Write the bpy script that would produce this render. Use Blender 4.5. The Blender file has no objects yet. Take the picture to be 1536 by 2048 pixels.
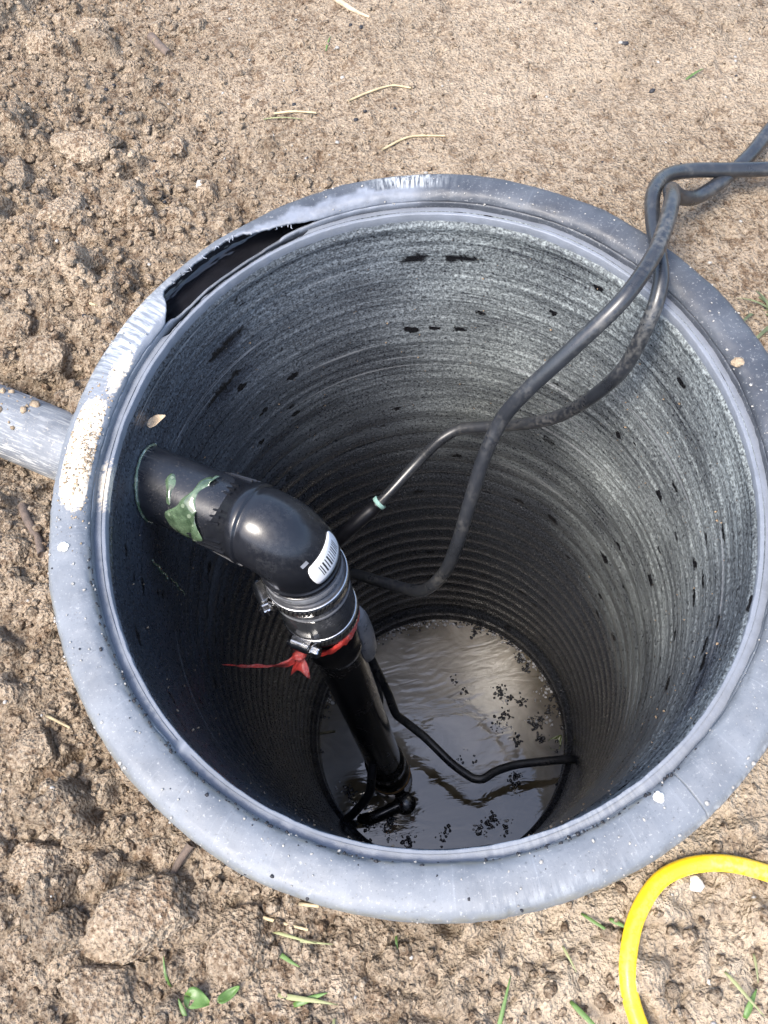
import bpy, bmesh, math, random
import numpy as np
from mathutils import Vector, Matrix, noise as mnoise

rnd = random.Random(7)
rng = np.random.default_rng(11)
sc = bpy.context.scene
col = sc.collection
PI = math.pi

# ------------------------------------------------------------------ camera
cam_d = bpy.data.cameras.new('camera')
cam = bpy.data.objects.new('camera', cam_d)
col.objects.link(cam)
cam.matrix_world = (Matrix.Translation((-0.02867, -0.27562, 0.48001))
                    @ Matrix.Rotation(0.48117, 4, 'X') @ Matrix.Rotation(-0.16417, 4, 'Z'))
cam_d.sensor_fit = 'VERTICAL'
cam_d.sensor_height = 24.0
cam_d.lens = 24.0 * 1700.0 / 2048.0
cam_d.clip_start = 0.01
cam_d.clip_end = 400.0
sc.camera = cam

# ------------------------------------------------------------------ light
SUN_ELEV, SUN_AZ = math.radians(60), math.radians(219)   # azimuth: direction TO the sun, from +x counter-clockwise
world = bpy.data.worlds.new('World')
sc.world = world
world.use_nodes = True
wn = world.node_tree.nodes
wl = world.node_tree.links
bg = wn['Background']
sky = wn.new('ShaderNodeTexSky')
sky.sky_type = 'NISHITA'
sky.sun_disc = False
sky.sun_elevation = SUN_ELEV
sky.sun_rotation = PI / 2 - SUN_AZ
sky.air_density = 1.0
sky.dust_density = 3.0
sky.ozone_density = 1.0
wl.new(sky.outputs[0], bg.inputs[0])
bg.inputs[1].default_value = 0.15
sun_d = bpy.data.lights.new('sun', 'SUN')
sun_d.energy = 1.45
sun_d.angle = math.radians(20)
sun_d.color = (1.0, 0.95, 0.87)
sun = bpy.data.objects.new('sun', sun_d)
col.objects.link(sun)
to_sun = Vector((math.cos(SUN_AZ) * math.cos(SUN_ELEV), math.sin(SUN_AZ) * math.cos(SUN_ELEV), math.sin(SUN_ELEV)))
sun.rotation_euler = to_sun.to_track_quat('Z', 'Y').to_euler()
sc.view_settings.view_transform = 'Standard'
sc.view_settings.look = 'None'
sc.view_settings.gamma = 1.0
sc.view_settings.use_curve_mapping = False
sc.view_settings.exposure = 1.8
sc.cycles.max_bounces = 6
sc.cycles.diffuse_bounces = 4
sc.cycles.glossy_bounces = 4


# ------------------------------------------------------------------ helpers
def link_mesh(name, V, F, mat, parent=None, smooth=True, uv=None, attrs=None, wrap=None):
    me = bpy.data.meshes.new(name)
    V = np.asarray(V, dtype=np.float32).reshape(-1, 3)
    if isinstance(F, np.ndarray):
        n, k = F.shape
        me.vertices.add(len(V))
        me.vertices.foreach_set('co', V.ravel())
        me.loops.add(n * k)
        me.loops.foreach_set('vertex_index', F.astype(np.int32).ravel())
        me.polygons.add(n)
        me.polygons.foreach_set('loop_start', np.arange(0, n * k, k, dtype=np.int32))
        me.update(calc_edges=True)
    else:
        me.from_pydata([tuple(map(float, v)) for v in V], [], F)
        me.update()
    if smooth:
        me.polygons.foreach_set('use_smooth', np.ones(len(me.polygons), dtype=bool))
    if uv is not None:
        lay = me.uv_layers.new(name='UVMap')
        li = np.empty(len(me.loops), dtype=np.int32)
        me.loops.foreach_get('vertex_index', li)
        luv = np.asarray(uv, dtype=np.float32)[li]
        if wrap:                 # last column of a closed strip: (faces in it, vertices per row, length round)
            nf, nvr, du = wrap
            tail = np.arange(len(li) - nf * 4, len(li))
            luv[tail[li[tail] < nvr], 0] += du
        lay.data.foreach_set('uv', luv.ravel())
    if attrs:
        for an, av in attrs.items():
            a = me.attributes.new(an, 'FLOAT', 'POINT')
            a.data.foreach_set('value', np.asarray(av, dtype=np.float32).ravel())
    if mat:
        me.materials.append(mat)
    o = bpy.data.objects.new(name, me)
    col.objects.link(o)
    if parent is not None:
        o.parent = parent
    return o


def tag(o, label=None, cat=None, group=None, kind=None):
    if label: o['label'] = label
    if cat: o['category'] = cat
    if group: o['group'] = group
    if kind: o['kind'] = kind
    return o


def empty(name, loc, label, cat, group=None):
    o = bpy.data.objects.new(name, None)
    o.empty_display_size = 0.05
    o.location = loc
    col.objects.link(o)
    return tag(o, label, cat, group)


def grid_faces(nu, nv, closed_u=False, closed_v=False):
    """vertex index = i*nv + j"""
    iu = np.arange(nu if closed_u else nu - 1)
    jv = np.arange(nv if closed_v else nv - 1)
    I, J = np.meshgrid(iu, jv, indexing='ij')
    I2, J2 = (I + 1) % nu, (J + 1) % nv
    return np.stack([I * nv + J, I2 * nv + J, I2 * nv + J2, I * nv + J2], -1).reshape(-1, 4)


def spline(pts, step):
    P = [Vector(p) for p in pts]
    P = [P[0] * 2 - P[1]] + P + [P[-1] * 2 - P[-2]]
    out = []
    for i in range(1, len(P) - 2):
        a, b, c, d = P[i - 1], P[i], P[i + 1], P[i + 2]
        n = max(2, int((c - b).length / step))
        for k in range(n):
            t = k / n
            # centripetal-like tangents, damped so tight bends stay round
            m1 = (c - a) * 0.5 * min(1.0, (c - b).length / max(1e-6, (b - a).length))
            m2 = (d - b) * 0.5 * min(1.0, (c - b).length / max(1e-6, (d - c).length))
            h00 = 2 * t**3 - 3 * t**2 + 1; h10 = t**3 - 2 * t**2 + t
            h01 = -2 * t**3 + 3 * t**2; h11 = t**3 - t**2
            out.append(b * h00 + m1 * h10 + c * h01 + m2 * h11)
    out.append(P[-2])
    return out


def sweep(path, radii, seg=20, org=(0, 0, 0), caps=True, up=None, wob=0.0):
    """tube along path; returns V, F(list), uv"""
    n = len(path)
    P = [Vector(p) for p in path]
    T = []
    for i in range(n):
        a = P[max(0, i - 1)]; b = P[min(n - 1, i + 1)]
        k = 1
        while (b - a).length < 1e-7 and k < 6:
            k += 1
            a = P[max(0, i - k)]; b = P[min(n - 1, i + k)]
        T.append((b - a).normalized())
    ref = Vector(up) if up is not None else (Vector((0, 0, 1)) if abs(T[0].z) < .9 else Vector((1, 0, 0)))
    N = (ref - T[0] * ref.dot(T[0])).normalized()
    V, UV = [], []
    L = 0
    for i in range(n):
        if i:
            L += (P[i] - P[i - 1]).length
            N = (N - T[i] * N.dot(T[i])).normalized()
        B = T[i].cross(N)
        r = radii[i] if hasattr(radii, '__len__') else radii
        if wob: r *= 1 + wob * mnoise.noise(P[i] * 60)
        for j in range(seg):
            a = 2 * PI * j / seg
            V.append(P[i] + (N * math.cos(a) + B * math.sin(a)) * r - Vector(org))
            UV.append((L, a * (radii if not hasattr(radii, '__len__') else r)))
    F = [tuple(int(x) for x in q) for q in grid_faces(n, seg, False, True)]
    if caps:
        F.append(tuple(range(seg - 1, -1, -1)))
        F.append(tuple((n - 1) * seg + j for j in range(seg)))
    return [tuple(v) for v in V], F, UV


def lathe_axis(base, axis, prof, seg=48, org=(0, 0, 0), start=None, a0=0, a1=2 * PI):
    """profile of (radius, distance along axis) turned about an axis"""
    ax = Vector(axis).normalized()
    s = Vector(start) if start is not None else (Vector((1, 0, 0)) if abs(ax.x) < .8 else Vector((0, 1, 0)))
    s = (s - ax * s.dot(ax)).normalized()
    t = ax.cross(s)
    full = abs(a1 - a0 - 2 * PI) < 1e-6
    ns = seg if full else seg + 1
    V = []
    for i in range(ns):
        a = a0 + (a1 - a0) * i / seg
        d = s * math.cos(a) + t * math.sin(a)
        for r, h in prof:
            V.append(tuple(Vector(base) + d * r + ax * h - Vector(org)))
    F = [tuple(int(x) for x in q) for q in grid_faces(ns, len(prof), full, False)]
    return V, F


def box_between(c, X, Y, Z, org=(0, 0, 0), bev=0.0):
    """oriented, bevelled box: half-extent vectors X, Y, Z"""
    bm = bmesh.new()
    bmesh.ops.create_cube(bm, size=2)
    if bev:
        lens = [Vector(q).length for q in (X, Y, Z)]
        for v in bm.verts:
            v.co = Vector((v.co.x * lens[0], v.co.y * lens[1], v.co.z * lens[2]))
        bmesh.ops.bevel(bm, geom=bm.edges[:], offset=bev, segments=2, affect='EDGES')
        A = [Vector(q).normalized() for q in (X, Y, Z)]
    else:
        A = [Vector(q) for q in (X, Y, Z)]
    V = [tuple(Vector(c) + A[0] * v.co.x + A[1] * v.co.y + A[2] * v.co.z - Vector(org)) for v in bm.verts]
    bm.verts.index_update()
    F = [tuple(v.index for v in f.verts) for f in bm.faces]
    bm.free()
    return V, F


def merge(*parts):
    V, F = [], []
    for v, f in parts:
        n = len(V)
        V += list(v)
        F += [tuple(i + n for i in q) for q in f]
    return V, F


def smooth01(x): x = np.clip(x, 0, 1); return x * x * (3 - 2 * x)


def vnoise(X, Y, freq, seed):
    """2-D value noise in [-1, 1], vectorised"""
    g = np.random.default_rng(seed).uniform(-1, 1, (257, 257))
    x = X * freq + 1000.37; y = Y * freq + 1000.71
    xi = np.floor(x).astype(int); yi = np.floor(y).astype(int)
    fx = x - xi; fy = y - yi
    fx = fx * fx * (3 - 2 * fx); fy = fy * fy * (3 - 2 * fy)
    a = xi % 256; b = yi % 256
    return ((g[a, b] * (1 - fx) + g[a + 1, b] * fx) * (1 - fy) + (g[a, b + 1] * (1 - fx) + g[a + 1, b + 1] * fx) * fy)


def fbm(X, Y, freq, octv, seed, gain=.5):
    s = 0; a = 1; t = 0
    for k in range(octv):
        c, d = math.cos(.7 * k), math.sin(.7 * k)
        s = s + a * vnoise(c * X - d * Y, d * X + c * Y, freq * 2.03**k, seed + k); t += a; a *= gain
    return s / t


# ------------------------------------------------------------------ material helpers
class NT:
    def __init__(self, name):
        self.m = bpy.data.materials.new(name)
        self.m.use_nodes = True
        self.t = self.m.node_tree
        self.n = self.t.nodes
        self.b = self.n['Principled BSDF']
        self.out = self.n['Material Output']

    def link(self, a, b): self.t.links.new(a, b)

    def node(self, typ, **kw):
        nd = self.n.new(typ)
        for k, v in kw.items():
            if k.startswith('in_'):
                key = k[3:].replace('_', ' ')
                nd.inputs[key].default_value = v
            else:
                setattr(nd, k, v)
        return nd

    def coord(self, kind='Object', scale=(1, 1, 1), loc=(0, 0, 0)):
        tc = self.node('ShaderNodeTexCoord')
        mp = self.node('ShaderNodeMapping')
        mp.inputs['Scale'].default_value = scale
        mp.inputs['Location'].default_value = loc
        self.link(tc.outputs[kind], mp.inputs['Vector'])
        return mp.outputs[0]

    def noise(self, vec, scale, detail=4, rough=.55, dist=0.0):
        nd = self.node('ShaderNodeTexNoise', in_Scale=scale, in_Detail=detail, in_Roughness=rough, in_Distortion=dist)
        self.link(vec, nd.inputs['Vector'])
        return nd.outputs[0]

    def voro(self, vec, scale, feature='F1', out='Distance', rand=1.0):
        nd = self.node('ShaderNodeTexVoronoi', feature=feature, in_Scale=scale, in_Randomness=rand)
        self.link(vec, nd.inputs['Vector'])
        return nd.outputs[out]

    def ramp(self, fac, stops, interp='LINEAR'):
        nd = self.node('ShaderNodeValToRGB')
        cr = nd.color_ramp
        cr.interpolation = interp
        while len(cr.elements) < len(stops): cr.elements.new(.5)
        for e, (p, c) in zip(cr.elements, stops):
            e.position = p
            e.color = (c, c, c, 1) if not hasattr(c, '__len__') else tuple(c) + (1,)
        self.link(fac, nd.inputs[0])
        return nd.outputs[0]

    def mix(self, fac, a, b, blend='MIX'):
        nd = self.node('ShaderNodeMix', data_type='RGBA', blend_type=blend)
        for sock, v in ((nd.inputs[0], fac), (nd.inputs[6], a), (nd.inputs[7], b)):
            if hasattr(v, 'links') or hasattr(v, 'is_linked'): self.link(v, sock)
            elif hasattr(v, '__len__'): sock.default_value = tuple(v) + (1,) if len(v) == 3 else v
            else: sock.default_value = v
        return nd.outputs[2]

    def math(self, op, a, b=0.5, clamp=False):
        nd = self.node('ShaderNodeMath', operation=op, use_clamp=clamp)
        for sock, v in ((nd.inputs[0], a), (nd.inputs[1], b)):
            if hasattr(v, 'is_linked'): self.link(v, sock)
            else: sock.default_value = v
        return nd.outputs[0]

    def attr(self, name):
        nd = self.node('ShaderNodeAttribute', attribute_name=name)
        return nd.outputs['Fac']

    def bump(self, h, strength=.5, dist=.002, prev=None):
        nd = self.node('ShaderNodeBump', in_Strength=strength, in_Distance=dist)
        self.link(h, nd.inputs['Height'])
        if prev is not None: self.link(prev, nd.inputs['Normal'])
        return nd.outputs[0]

    def set(self, color=None, rough=None, normal=None, **kw):
        for key, v in (('Base Color', color), ('Roughness', rough), ('Normal', normal)):
            if v is None: continue
            s = self.b.inputs[key]
            if hasattr(v, 'is_linked'): self.link(v, s)
            elif hasattr(v, '__len__'): s.default_value = tuple(v) + (1,)
            else: s.default_value = v
        for k, v in kw.items():
            s = self.b.inputs[k.replace('_', ' ')]
            if hasattr(v, 'is_linked'): self.link(v, s)
            else: s.default_value = v
        return self.m


# ------------------------------------------------------------------ materials
def mat_soil():
    k = NT('soil')
    v = k.coord('Object')
    big = k.noise(v, 9, 3, .6)
    mid = k.noise(v, 85, 3, .65)
    fine = k.noise(v, 330, 3, .75)
    grain = k.voro(v, 420)
    c = k.ramp(big, [(.30, (.222, .170, .118)), (.55, (.288, .227, .163)), (.75, (.350, .281, .208))])
    c = k.mix(k.ramp(mid, [(.36, 1.0), (.50, 0.0)]), c, (.150, .104, .068))
    c = k.mix(k.ramp(fine, [(.53, 0.0), (.68, .65)]), c, (.44, .37, .28))
    c = k.mix(k.ramp(fine, [(.35, .95), (.47, 0.0)]), c, (.085, .056, .036))
    tone = k.attr('tone')
    c = k.mix(1.0, c, k.ramp(tone, [(0., .50), (.45, .95), (1., 1.22)]), 'MULTIPLY')
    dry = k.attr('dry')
    c = k.mix(k.math('MULTIPLY', dry, .58), c, (.50, .415, .31))  # pale mix: painted sunlight at the near right, lighter trodden soil at the far right
    nb = k.bump(k.math('ADD', grain, k.math('MULTIPLY', fine, 1.8)), 1.0, .0022)
    return k.set(c, .95, nb, Specular_IOR_Level=.15)


def mat_clod(name, tint):
    k = NT(name)
    v = k.coord('Object')
    mid = k.noise(v, 80, 5, .65)
    fine = k.noise(v, 420, 3, .7)
    c = k.ramp(mid, [(.32, tuple(t * .62 for t in tint)), (.5, tint), (.7, tuple(min(1, t * 1.28) for t in tint))])
    c = k.mix(k.ramp(fine, [(.30, .6), (.42, 0.0)]), c, (.10, .066, .042))
    c = k.mix(k.ramp(fine, [(.58, 0.0), (.74, .7)]), c, (.42, .335, .24))
    nb = k.bump(fine, 1.0, .002)
    return k.set(c, .95, nb, Specular_IOR_Level=.15)


def mat_wall():
    k = NT('ribbed_black_plastic')
    uv = k.coord('UV')
    # uv.x = metres round the wall, uv.y = depth (negative downwards)
    sep = k.node('ShaderNodeSeparateXYZ'); k.link(uv, sep.inputs[0])
    streak_v = k.coord('UV', (5, 260, 1))
    streak = k.noise(streak_v, 1.0, 4, .6)
    streak2 = k.noise(k.coord('UV', (22, 700, 1)), 1.0, 3, .6)
    cloud = k.noise(k.coord('UV', (9, 16, 1)), 1.0, 5, .6)
    speck = k.noise(k.coord('UV', (1, 1, 1)), 620, 2, .6)
    speck2 = k.noise(k.coord('UV', (1, 1, 1)), 300, 3, .6)
    # settled silt: heavy on the upper wall, ending at an old water line
    lvl = k.math('ADD', sep.outputs[1], k.math('MULTIPLY', k.math('SUBTRACT', cloud, .5), .16))
    lvl = k.math('ADD', lvl, k.attr('line'))
    film = k.node('ShaderNodeMapRange', interpolation_type='SMOOTHSTEP')
    film.inputs['From Min'].default_value = -.36
    film.inputs['From Max'].default_value = -.07
    k.link(lvl, film.inputs['Value'])
    dusty = k.math('MULTIPLY', film.outputs[0], k.attr('silt'))
    am = k.math('ADD', k.math('MULTIPLY', k.ramp(streak, [(.35, 0.0), (.68, 1.0)]), .42), k.math('MULTIPLY', k.ramp(streak2, [(.45, 0.), (.68, 1.0)]), .22))
    am = k.math('ADD', am, k.math('MULTIPLY', k.ramp(cloud, [(.36, 0.), (.66, 1.0)]), .38))
    grit = k.ramp(k.math('ADD', k.math('MULTIPLY', speck, .5), k.math('MULTIPLY', speck2, .5)), [(.38, .16), (.50, .72), (.62, 1.6)])
    am = k.math('MULTIPLY', k.math('MULTIPLY', am, grit), dusty, True)
    dust_c = k.mix(k.math('MULTIPLY', k.attr('silt'), .8, True), (.150, .182, .255), (.290, .318, .308))
    base = k.mix(k.ramp(speck, [(.48, 0.0), (.62, 1.0)]), (.012, .013, .016), (.045, .050, .060))
    c = k.mix(am, base, dust_c)
    # pale scratch lines and pale flecks
    ln = k.ramp(k.noise(k.coord('UV', (3.0, 150, 1), (3.1, 7.7, 0)), 1.0, 2, .5), [(.66, 0.0), (.70, 1.0), (.74, 0.0)])
    c = k.mix(k.math('MULTIPLY', ln, k.math('MULTIPLY', film.outputs[0], .5)), c, (.36, .37, .38))
    fl = k.ramp(k.voro(k.coord('UV', (1, 1.3, 1)), 210), [(.10, 1.0), (.16, 0.0)])
    flm = k.ramp(k.noise(k.coord('UV', (30, 40, 1)), 1.0, 3, .6), [(.5, 0.), (.65, 1.)])
    c = k.mix(k.math('MULTIPLY', k.math('MULTIPLY', fl, flm), .55), c, (.33, .33, .33))
    wob = k.node('ShaderNodeTexNoise', in_Scale=150.0, in_Detail=3.0)
    k.link(uv, wob.inputs['Vector'])
    vm = k.node('ShaderNodeVectorMath', operation='MULTIPLY_ADD')
    k.link(wob.outputs['Color'], vm.inputs[0]); vm.inputs[1].default_value = (.017, .009, 0); k.link(uv, vm.inputs[2])
    mp = k.node('ShaderNodeMapping'); mp.inputs['Scale'].default_value = (46, 88, 1); mp.inputs['Rotation'].default_value = (0, 0, .12)
    k.link(vm.outputs[0], mp.inputs['Vector'])
    vo = k.node('ShaderNodeTexVoronoi', in_Scale=1.0); k.link(mp.outputs[0], vo.inputs['Vector'])
    sc3 = k.node('ShaderNodeSeparateColor'); k.link(vo.outputs['Color'], sc3.inputs[0])
    pick = k.ramp(sc3.outputs[0], [(.77, 0.), (.78, 1.)])
    siz = k.math('ADD', k.math('MULTIPLY', sc3.outputs[1], .34), .08)
    dot = k.math('MULTIPLY', k.math('SUBTRACT', siz, vo.outputs['Distance']), 14.0, True)
    area = k.ramp(k.noise(k.coord('UV', (6, 8, 1), (2, 2, 0)), 1.0, 2, .5), [(.40, 0.), (.45, 1.)])
    wet = k.math('ADD', k.attr('wet'), k.math('MULTIPLY', k.math('MULTIPLY', dot, pick), area), True)
    c = k.mix(wet, c, (.007, .007, .008))
    am = k.math('MULTIPLY', am, k.math('SUBTRACT', 1.0, wet))
    rough = k.mix(am, k.ramp(speck2, [(.3, .20), (.7, .34)]), (.80, .80, .80))
    nb = k.bump(speck2, .28, .0012)
    return k.set(c, rough, nb, Specular_IOR_Level=.5)


def mat_rim():
    k = NT('scuffed_grey_black_plastic')
    uv = k.coord('UV')
    ob = k.coord('Object')
    scr = k.noise(k.coord('UV', (420, 22, 1)), 1.0, 3, .6)
    cloud = k.noise(ob, 26, 5, .6)
    fine = k.noise(ob, 560, 3, .65)
    c = k.mix(k.attr('greyness'), k.ramp(cloud, [(.3, (.020, .023, .030)), (.7, (.045, .051, .064))]), k.ramp(cloud, [(.3, (.105, .116, .132)), (.7, (.165, .180, .200))]))
    c = k.mix(k.math('MULTIPLY', k.ramp(scr, [(.60, 0.), (.74, .20)]), k.math('ADD', k.attr('greyness'), .25)), c, (.30, .32, .35))
    c = k.mix(k.ramp(fine, [(.60, 0.), (.72, .5)]), c, (.36, .36, .35))
    c = k.mix(k.ramp(fine, [(.28, .55), (.40, 0.)]), c, (.055, .058, .062))
    # cut plastic, chalk scuffs, sand and old grime (where they are on the part)
    c = k.mix(k.math('MULTIPLY', k.attr('cut'), k.ramp(k.noise(ob, 90, 3, .6), [(.3, .5), (.6, 1.)])), c, (.165, .182, .215))
    gr = k.math('MULTIPLY', k.attr('grime'), k.ramp(k.noise(ob, 150, 4, .6), [(.35, .15), (.6, 1.)]))
    c = k.mix(k.math('MULTIPLY', gr, .75), c, (.135, .132, .108))
    sd = k.math('SUBTRACT', k.attr('sand'), k.math('MULTIPLY', k.noise(ob, 330, 4, .7), .62))
    sdm = k.ramp(sd, [(.06, 0.), (.16, 1.)])
    c = k.mix(sdm, c, k.ramp(fine, [(.35, (.44, .37, .28)), (.6, (.62, .55, .45))]))
    ch = k.math('MULTIPLY', k.attr('chalk'), k.ramp(k.noise(k.coord('UV', (330, 60, 1)), 1.0, 3, .7), [(.42, 0.), (.60, 1.)]))
    c = k.mix(ch, c, (.50, .52, .52))
    r = k.ramp(cloud, [(.3, .46), (.7, .62)])
    r = k.mix(sdm, r, (.95, .95, .95))
    nb = k.bump(fine, .12, .0008)
    nb = k.bump(scr, .10, .0008, nb)
    return k.set(c, r, nb, Specular_IOR_Level=.6)


def mat_plain(name, color, rough, var=.25, scale=90, bump=.1, spec=.5, dust=None, dust_amt=.0, metal=0.0, coat=0.0, streak=None):
    k = NT(name)
    v = k.coord('Object', streak or (1, 1, 1))
    n1 = k.noise(v, scale, 5, .6)
    n2 = k.noise(k.coord('Object'), scale * 6, 3, .6)
    c = k.ramp(n1, [(.3, tuple(x * (1 - var) for x in color)), (.7, tuple(min(1, x * (1 + var)) for x in color))])
    r = k.ramp(n1, [(.3, max(.02, rough * .8)), (.7, min(1, rough * 1.25))])
    if dust is not None:
        m = k.math('MULTIPLY', k.ramp(n2, [(.42, 0.), (.62, 1.)]), k.ramp(k.noise(k.coord('Object'), scale * .45, 4, .6), [(.42, 0.), (.62, dust_amt)]))
        c = k.mix(m, c, dust)
        r = k.mix(m, r, (.9, .9, .9))
    nb = k.bump(n2, bump, .0008)
    return k.set(c, r, nb, Specular_IOR_Level=spec, Metallic=metal, Coat_Weight=coat)


def mat_pipe():
    k = NT('abs_pipe')
    ob = k.coord('Object')
    n = k.noise(ob, 45, 5, .6)
    fine = k.noise(ob, 500, 3, .6)
    scr = k.noise(k.coord('UV', (60, 500, 1)), 1.0, 4, .65)
    dull = k.attr('dull')
    blk = k.ramp(n, [(.3, (.010, .011, .014)), (.7, (.018, .020, .025))])
    gry = k.ramp(n, [(.3, (.105, .115, .130)), (.7, (.185, .200, .218))])
    c = k.mix(dull, blk, gry)
    sc_ = k.math('MULTIPLY', k.ramp(scr, [(.50, 0.), (.60, 1.)]), k.attr('scrape'))
    c = k.mix(sc_, c, (.42, .42, .40))
    c = k.mix(k.math('MULTIPLY', k.ramp(fine, [(.6, 0.), (.72, .7)]), k.math('ADD', k.math('MULTIPLY', dull, .8), .15)), c, (.40, .36, .30))
    r = k.mix(dull, k.ramp(n, [(.3, .22), (.7, .36)]), (.62, .62, .62))
    return k.set(c, r, k.bump(fine, .10, .0008), Specular_IOR_Level=.5)


def mat_water():
    k = NT('silty_water')
    ob = k.coord('Object')
    w = k.noise(ob, 7, 3, .5, .6)
    w2 = k.noise(ob, 16, 4, .6, 1.2)
    silt = k.math('ADD', k.attr('silt'), k.math('MULTIPLY', k.math('SUBTRACT', w2, .5), .7), True)
    c = k.mix(silt, k.ramp(w, [(.35, (.060, .048, .026)), (.65, (.110, .088, .052))]), k.ramp(w2, [(.3, (.33, .295, .235)), (.7, (.50, .45, .37))]))
    rip = k.noise(k.coord('Object', (14, 45, 10)), 1.0, 3, .55, 1.5)
    nb = k.bump(k.math('MULTIPLY', rip, k.attr('ripple')), .35, .004)
    return k.set(c, .025, nb, Specular_IOR_Level=1.0, IOR=1.48)


M = {}
M['soil'] = mat_soil()
M['clod_tan'] = mat_clod('clod_tan', (.33, .255, .175))
M['clod_mid'] = mat_clod('clod_mid', (.27, .200, .134))
M['clod_dark'] = mat_clod('clod_dark', (.195, .138, .090))
M['wall'] = mat_wall()
M['rim'] = mat_rim()
M['pipe'] = mat_pipe()
M['water'] = mat_water()
M['fitting'] = mat_plain('glossy_black_abs', (.010, .011, .014), .22, .3, 40, .05, .5, (.12, .12, .12), .10)
M['rubber'] = mat_plain('grey_black_rubber', (.19, .20, .22), .28, .3, 70, .08, .6, (.30, .30, .31), .4)
M['gloss_rubber'] = mat_plain('shiny_black_rubber', (.050, .053, .060), .14, .3, 60, .06, .6, (.25, .25, .25), .3)
M['cable'] = mat_plain('dusty_cable_rubber', (.019, .021, .025), .30, .2, 45, .05, .6, (.20, .19, .17), .30)
M['sleeve'] = mat_plain('sleeve_rubber', (.012, .012, .014), .38, .3, 90, .08, .45)
M['teal'] = mat_plain('pale_green_plastic', (.36, .58, .50), .4, .2, 90)
M['steel'] = mat_plain('stainless_steel', (.62, .62, .62), .22, .12, 160, .05, .5, None, 0, 1.0)
M['slot'] = mat_plain('slot_dark', (.02, .02, .02), .6)
M['red_tape'] = mat_plain('red_plastic_film', (.66, .060, .045), .30, .35, 120, .25, .6, (.75, .45, .42), .6)
M['yellow'] = mat_plain('yellow_hose_vinyl', (.88, .58, .02), .26, .06, 60, .05, .5, (.42, .32, .18), .45)
M['brass'] = mat_plain('rusty_band', (.42, .25, .11), .5, .4, 150, .2)
M['white_label'] = mat_plain('white_paper_label', (.80, .80, .79), .45, .04, 120, .03)
M['ink'] = mat_plain('black_ink', (.02, .02, .02), .5, .1, 120, .02)
M['straw'] = mat_plain('dry_straw', (.40, .32, .19), .7, .3, 160, .2)
M['root'] = mat_plain('pale_root', (.44, .34, .23), .85, .35, 140, .4)
M['bark'] = mat_plain('brown_bark', (.115, .085, .066), .9, .4, 160, .8)
M['grass'] = mat_plain('green_blade', (.075, .135, .032), .5, .3, 120, .15)
M['grass_pale'] = mat_plain('pale_green_blade', (.20, .21, .095), .55, .3, 120, .15)
M['leaf'] = mat_plain('bright_leaf', (.075, .145, .03), .45, .25, 120, .15)
M['charcoal'] = mat_plain('black_crumb', (.012, .012, .016), .6, .4, 200, .4)
M['mortar'] = mat_plain('white_mortar', (.62, .60, .55), .9, .15, 200, .5)
M['grit'] = mat_plain('pale_grit_stone', (.30, .285, .26), .8, .3, 160, .3)
M['pebble'] = mat_plain('pale_pebble', (.40, .38, .35), .7, .2, 160, .3)
M['foam'] = mat_plain('wet_shavings', (.030, .030, .034), .10, .4, 160, .3, .8)
M['wet_straw'] = mat_plain('wet_straw', (.16, .14, .07), .3, .3, 160, .2)
M['wet_leaf'] = mat_plain('wet_leaf', (.10, .13, .03), .25, .3, 120, .2)


def mat_glue():
    k = NT('green_pipe_cement')
    ob = k.coord('Object')
    n = k.noise(ob, 120, 3, .6)
    b = k.ramp(k.voro(ob, 150), [(.22, 1.), (.30, 0.)])
    c = k.ramp(n, [(.35, (.05, .085, .045)), (.62, (.16, .24, .14))])
    c = k.mix(k.math('MULTIPLY', b, .45), c, (.45, .52, .38))
    return k.set(c, .10, k.bump(n, .3, .001), Specular_IOR_Level=.7, Coat_Weight=.5, Transmission_Weight=.45)


M['glue'] = mat_glue()

# ------------------------------------------------------------------ basin geometry functions
RW, DEPTH = 0.1829, 0.75


def rim_r(t):            # inner edge of the rim: slightly oval, pushed by the backfill
    return .22 * (1 - .0475 * np.cos(2 * t) + .0072 * np.sin(2 * t))


def ground_base(x, y):
    """smooth ground level"""
    a = smooth01((y + .15) / .45) * smooth01((x + .25) / .35)
    z = -.043 + .021 * a
    z = z + .010 * smooth01((y - .25) / .3)
    # shallow trench the drain pipe lies in
    ux, uy = .831, -.556
    qx, qy = x + .0945, y + .0045
    perp = np.abs(-uy * qx + ux * qy)
    along = -(qx * ux + qy * uy)
    z = z - .030 * smooth01((.085 - perp) / .06) * smooth01((along - .05) / .06) * smooth01((.50 - along) / .10)
    return z


def rcos(p): return np.sign(np.cos(p)) * np.abs(np.cos(p)) ** .72
def rsin(p): return np.sign(np.sin(p)) * np.abs(np.sin(p)) ** .72


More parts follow.
